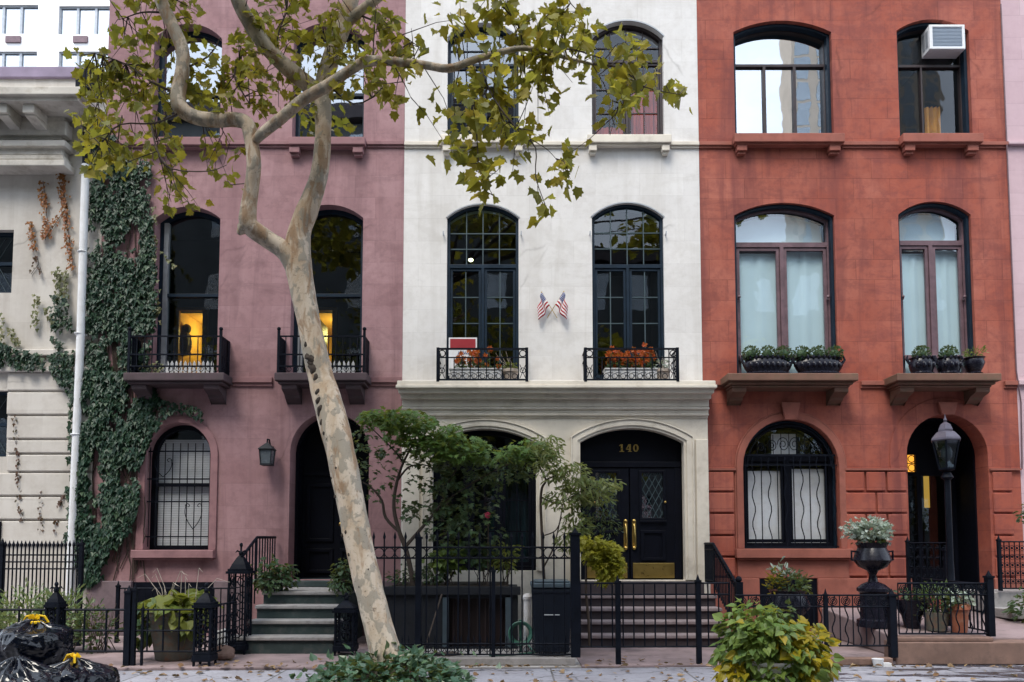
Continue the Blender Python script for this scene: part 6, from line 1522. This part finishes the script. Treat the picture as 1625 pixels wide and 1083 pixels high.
Y = 12.72; X = P(1546, 590, Y).x; potted('iron_planter', 'small black urn planter with loose yellow green sprigs on the narrow balcony', 'planter', (X, Y, zb_), [(.12,0),(.14,.03),(.10,.06),(.15,.16),(.17,.22),(.15,.28),(.18,.31),(.15,.31)], M['blackpot'], [((.03,0,.08),(.19,.16,.12),120,.07,NARROW,'vine_leaf',-.2)], group='black planters on the red house balconies')
# flower boxes of the white house
zb2 = P(800,607,12.54).z+.004
def flowers(m, fm, c, rx, n, h):
    for _ in range(n):
        x = c[0]+rnd.uniform(-rx, rx); y = c[1]+rnd.gauss(0,.05); z = c[2]+abs(rnd.gauss(h*.6, h*.35)); m.tube([(x, y, c[2]), (x+rnd.gauss(0,.02), y, z)], .004, 4)
        for k in range(8):
            a = k*.785+rnd.random()*.4; fm.leaf((x, y, z), (math.cos(a), -.5+.4*rnd.random(), math.sin(a)*.9), (0,-1,.4), rnd.uniform(.042,.066), OVAL)
        for k in range(3): m.leaf((x, y, c[2]+rnd.random()*(z-c[2])*.7), rv(1)+Vector((0,-.4,.2)), (0,-.6,1), .06, OVAL)
for px, pot, nf, lab, plab in ((755, 810, 34, 'white relief planter box with a few orange flowers, below the red and white placard', 'round pale pot with bare twigs on the balcony with the placard'), (1000, 1050, 100, 'white relief planter box crowded with orange flowers on the other white balcony', 'round pale pot at the right end of the box crowded with orange flowers')):
    Y = 12.74; X = P(px, 592, Y).x; hw = .45; t = thing('flower_box', lab, 'planter', (X, Y, zb2))
    m = MB(); m.plate(rect(X-hw, X+hw, zb2, zb2+.24), [], Y-.11, Y+.11); 
    for k in range(6):
        x0 = X-hw+.02+(2*hw-.04)*k/6; x1 = x0+(2*hw-.04)/6-.015; m.plate(rect(x0, x1, zb2+.02, zb2+.21), [rect(x0+.018, x1-.018, zb2+.04, zb2+.19)], Y-.122, Y-.1102); m.ring(((x0+x1)/2, Y-.118, zb2+.115), .04, .012, 'y', 10, 5)
    m.box(X-hw-.012, X+hw+.012, Y-.13, Y+.13, zb2+.2402, zb2+.265); m.build('box', M['boxrelief'], t, bevel=.004)
    g_ = MB(); f_ = MB(); flowers(g_, f_, (X, Y, zb2+.266), hw*.9, nf, .32); foliage(g_, (X, Y, zb2+.29), (hw*.95,.12,.12), 190, .065, OVAL, .2, .3)
    g_.build('foliage', M['bush'], t); f_.build('blossom', M['orange'], t)
    X2 = P(pot, 592, Y).x
    t = potted('round_pot', plab, 'potted plant', (X2, Y, zb2), [(.09,0),(.095,.02),(.13,.20),(.15,.21),(.15,.26),(.13,.26)], M['palepot'], [((.0,0,.06),(.14,.12,.10),50,.06,OVAL,'hosta' if pot < 900 else 'silver',.2)])
    s = MB()
    for k in range(7): a = rnd.gauss(0,.5); s.tube([(X2, Y, zb2+.25), (X2+a*.12, Y, zb2+.36), (X2+a*.2-.05, Y, zb2+rnd.uniform(.42,.6))], [.006,.004,.002], 4)
    s.build('dry_stalk', M['paletwig'], t)

# ------------------------------------------------------------------ camera, sky, sun
cam = bpy.data.cameras.new('camera'); co_ = bpy.data.objects.new('camera', cam); C.objects.link(co_)
co_.location = (0, 0, EYE); co_.rotation_euler = (math.pi/2 + PITCH, 0, 0)
cam.sensor_width = 36; cam.lens = 36*FOC/1625; cam.shift_y = (YPP-541.5)/1625; cam.clip_start = .05; cam.clip_end = 1000
sc = bpy.context.scene; sc.camera = co_
w = bpy.data.worlds.new('World'); sc.world = w; w.use_nodes = True; nt = w.node_tree; nt.nodes.clear()
SUN_EL, SUN_AZ = R(60), R(205)                              # azimuth clockwise from +Y: behind the camera, to the left
sky = nt.nodes.new('ShaderNodeTexSky'); sky.sky_type = 'NISHITA'; sky.sun_disc = False; sky.sun_elevation = SUN_EL; sky.sun_rotation = SUN_AZ
sky.air_density = 1.0; sky.dust_density = 2.5; sky.ozone_density = 1.2
tc = nt.nodes.new('ShaderNodeTexCoord'); nz = nt.nodes.new('ShaderNodeTexNoise'); nz.inputs['Scale'].default_value = 2.2; nz.inputs['Detail'].default_value = 7; nz.inputs['Roughness'].default_value = .6
mp_ = nt.nodes.new('ShaderNodeMapping'); mp_.inputs['Scale'].default_value = (1, 1, 2.2)
rp = nt.nodes.new('ShaderNodeValToRGB'); rp.color_ramp.elements[0].position = .34; rp.color_ramp.elements[0].color = (.55,.55,.55,1); rp.color_ramp.elements[1].position = .58; rp.color_ramp.elements[1].color = (.95,.95,.95,1)
mx = nt.nodes.new('ShaderNodeMix'); mx.data_type = 'RGBA'; mx.inputs[7].default_value = (10.2, 11.4, 13.2, 1)
bg = nt.nodes.new('ShaderNodeBackground'); bg.inputs['Strength'].default_value = .085; wo = nt.nodes.new('ShaderNodeOutputWorld')
L = nt.links.new
L(tc.outputs['Generated'], mp_.inputs[0]); L(mp_.outputs[0], nz.inputs['Vector']); L(nz.outputs['Fac'], rp.inputs[0]); L(rp.outputs[0], mx.inputs[0]); L(sky.outputs[0], mx.inputs[6]); L(mx.outputs[2], bg.inputs[0]); L(bg.outputs[0], wo.inputs[0])
sun = bpy.data.lights.new('sun', 'SUN'); sun.energy = 1.5; sun.angle = R(24); sun.color = (1, .93, .82); so_ = bpy.data.objects.new('sun', sun); C.objects.link(so_)
sd = Vector((math.sin(SUN_AZ)*math.cos(SUN_EL), math.cos(SUN_AZ)*math.cos(SUN_EL), math.sin(SUN_EL)))
so_.rotation_euler = (-sd).to_track_quat('-Z', 'Y').to_euler(); so_.location = sd*60
vs_ = sc.view_settings; vs_.view_transform = 'Standard'; vs_.look = 'None'; vs_.gamma = 1; vs_.use_curve_mapping = False; vs_.exposure = 1.28
sc.render.engine = 'CYCLES'; cy = sc.cycles; cy.use_denoising = True; cy.max_bounces = 8; cy.diffuse_bounces = 4; cy.glossy_bounces = 4; cy.transparent_max_bounces = 12; cy.caustics_reflective = False; cy.caustics_refractive = False; cy.sample_clamp_indirect = 4
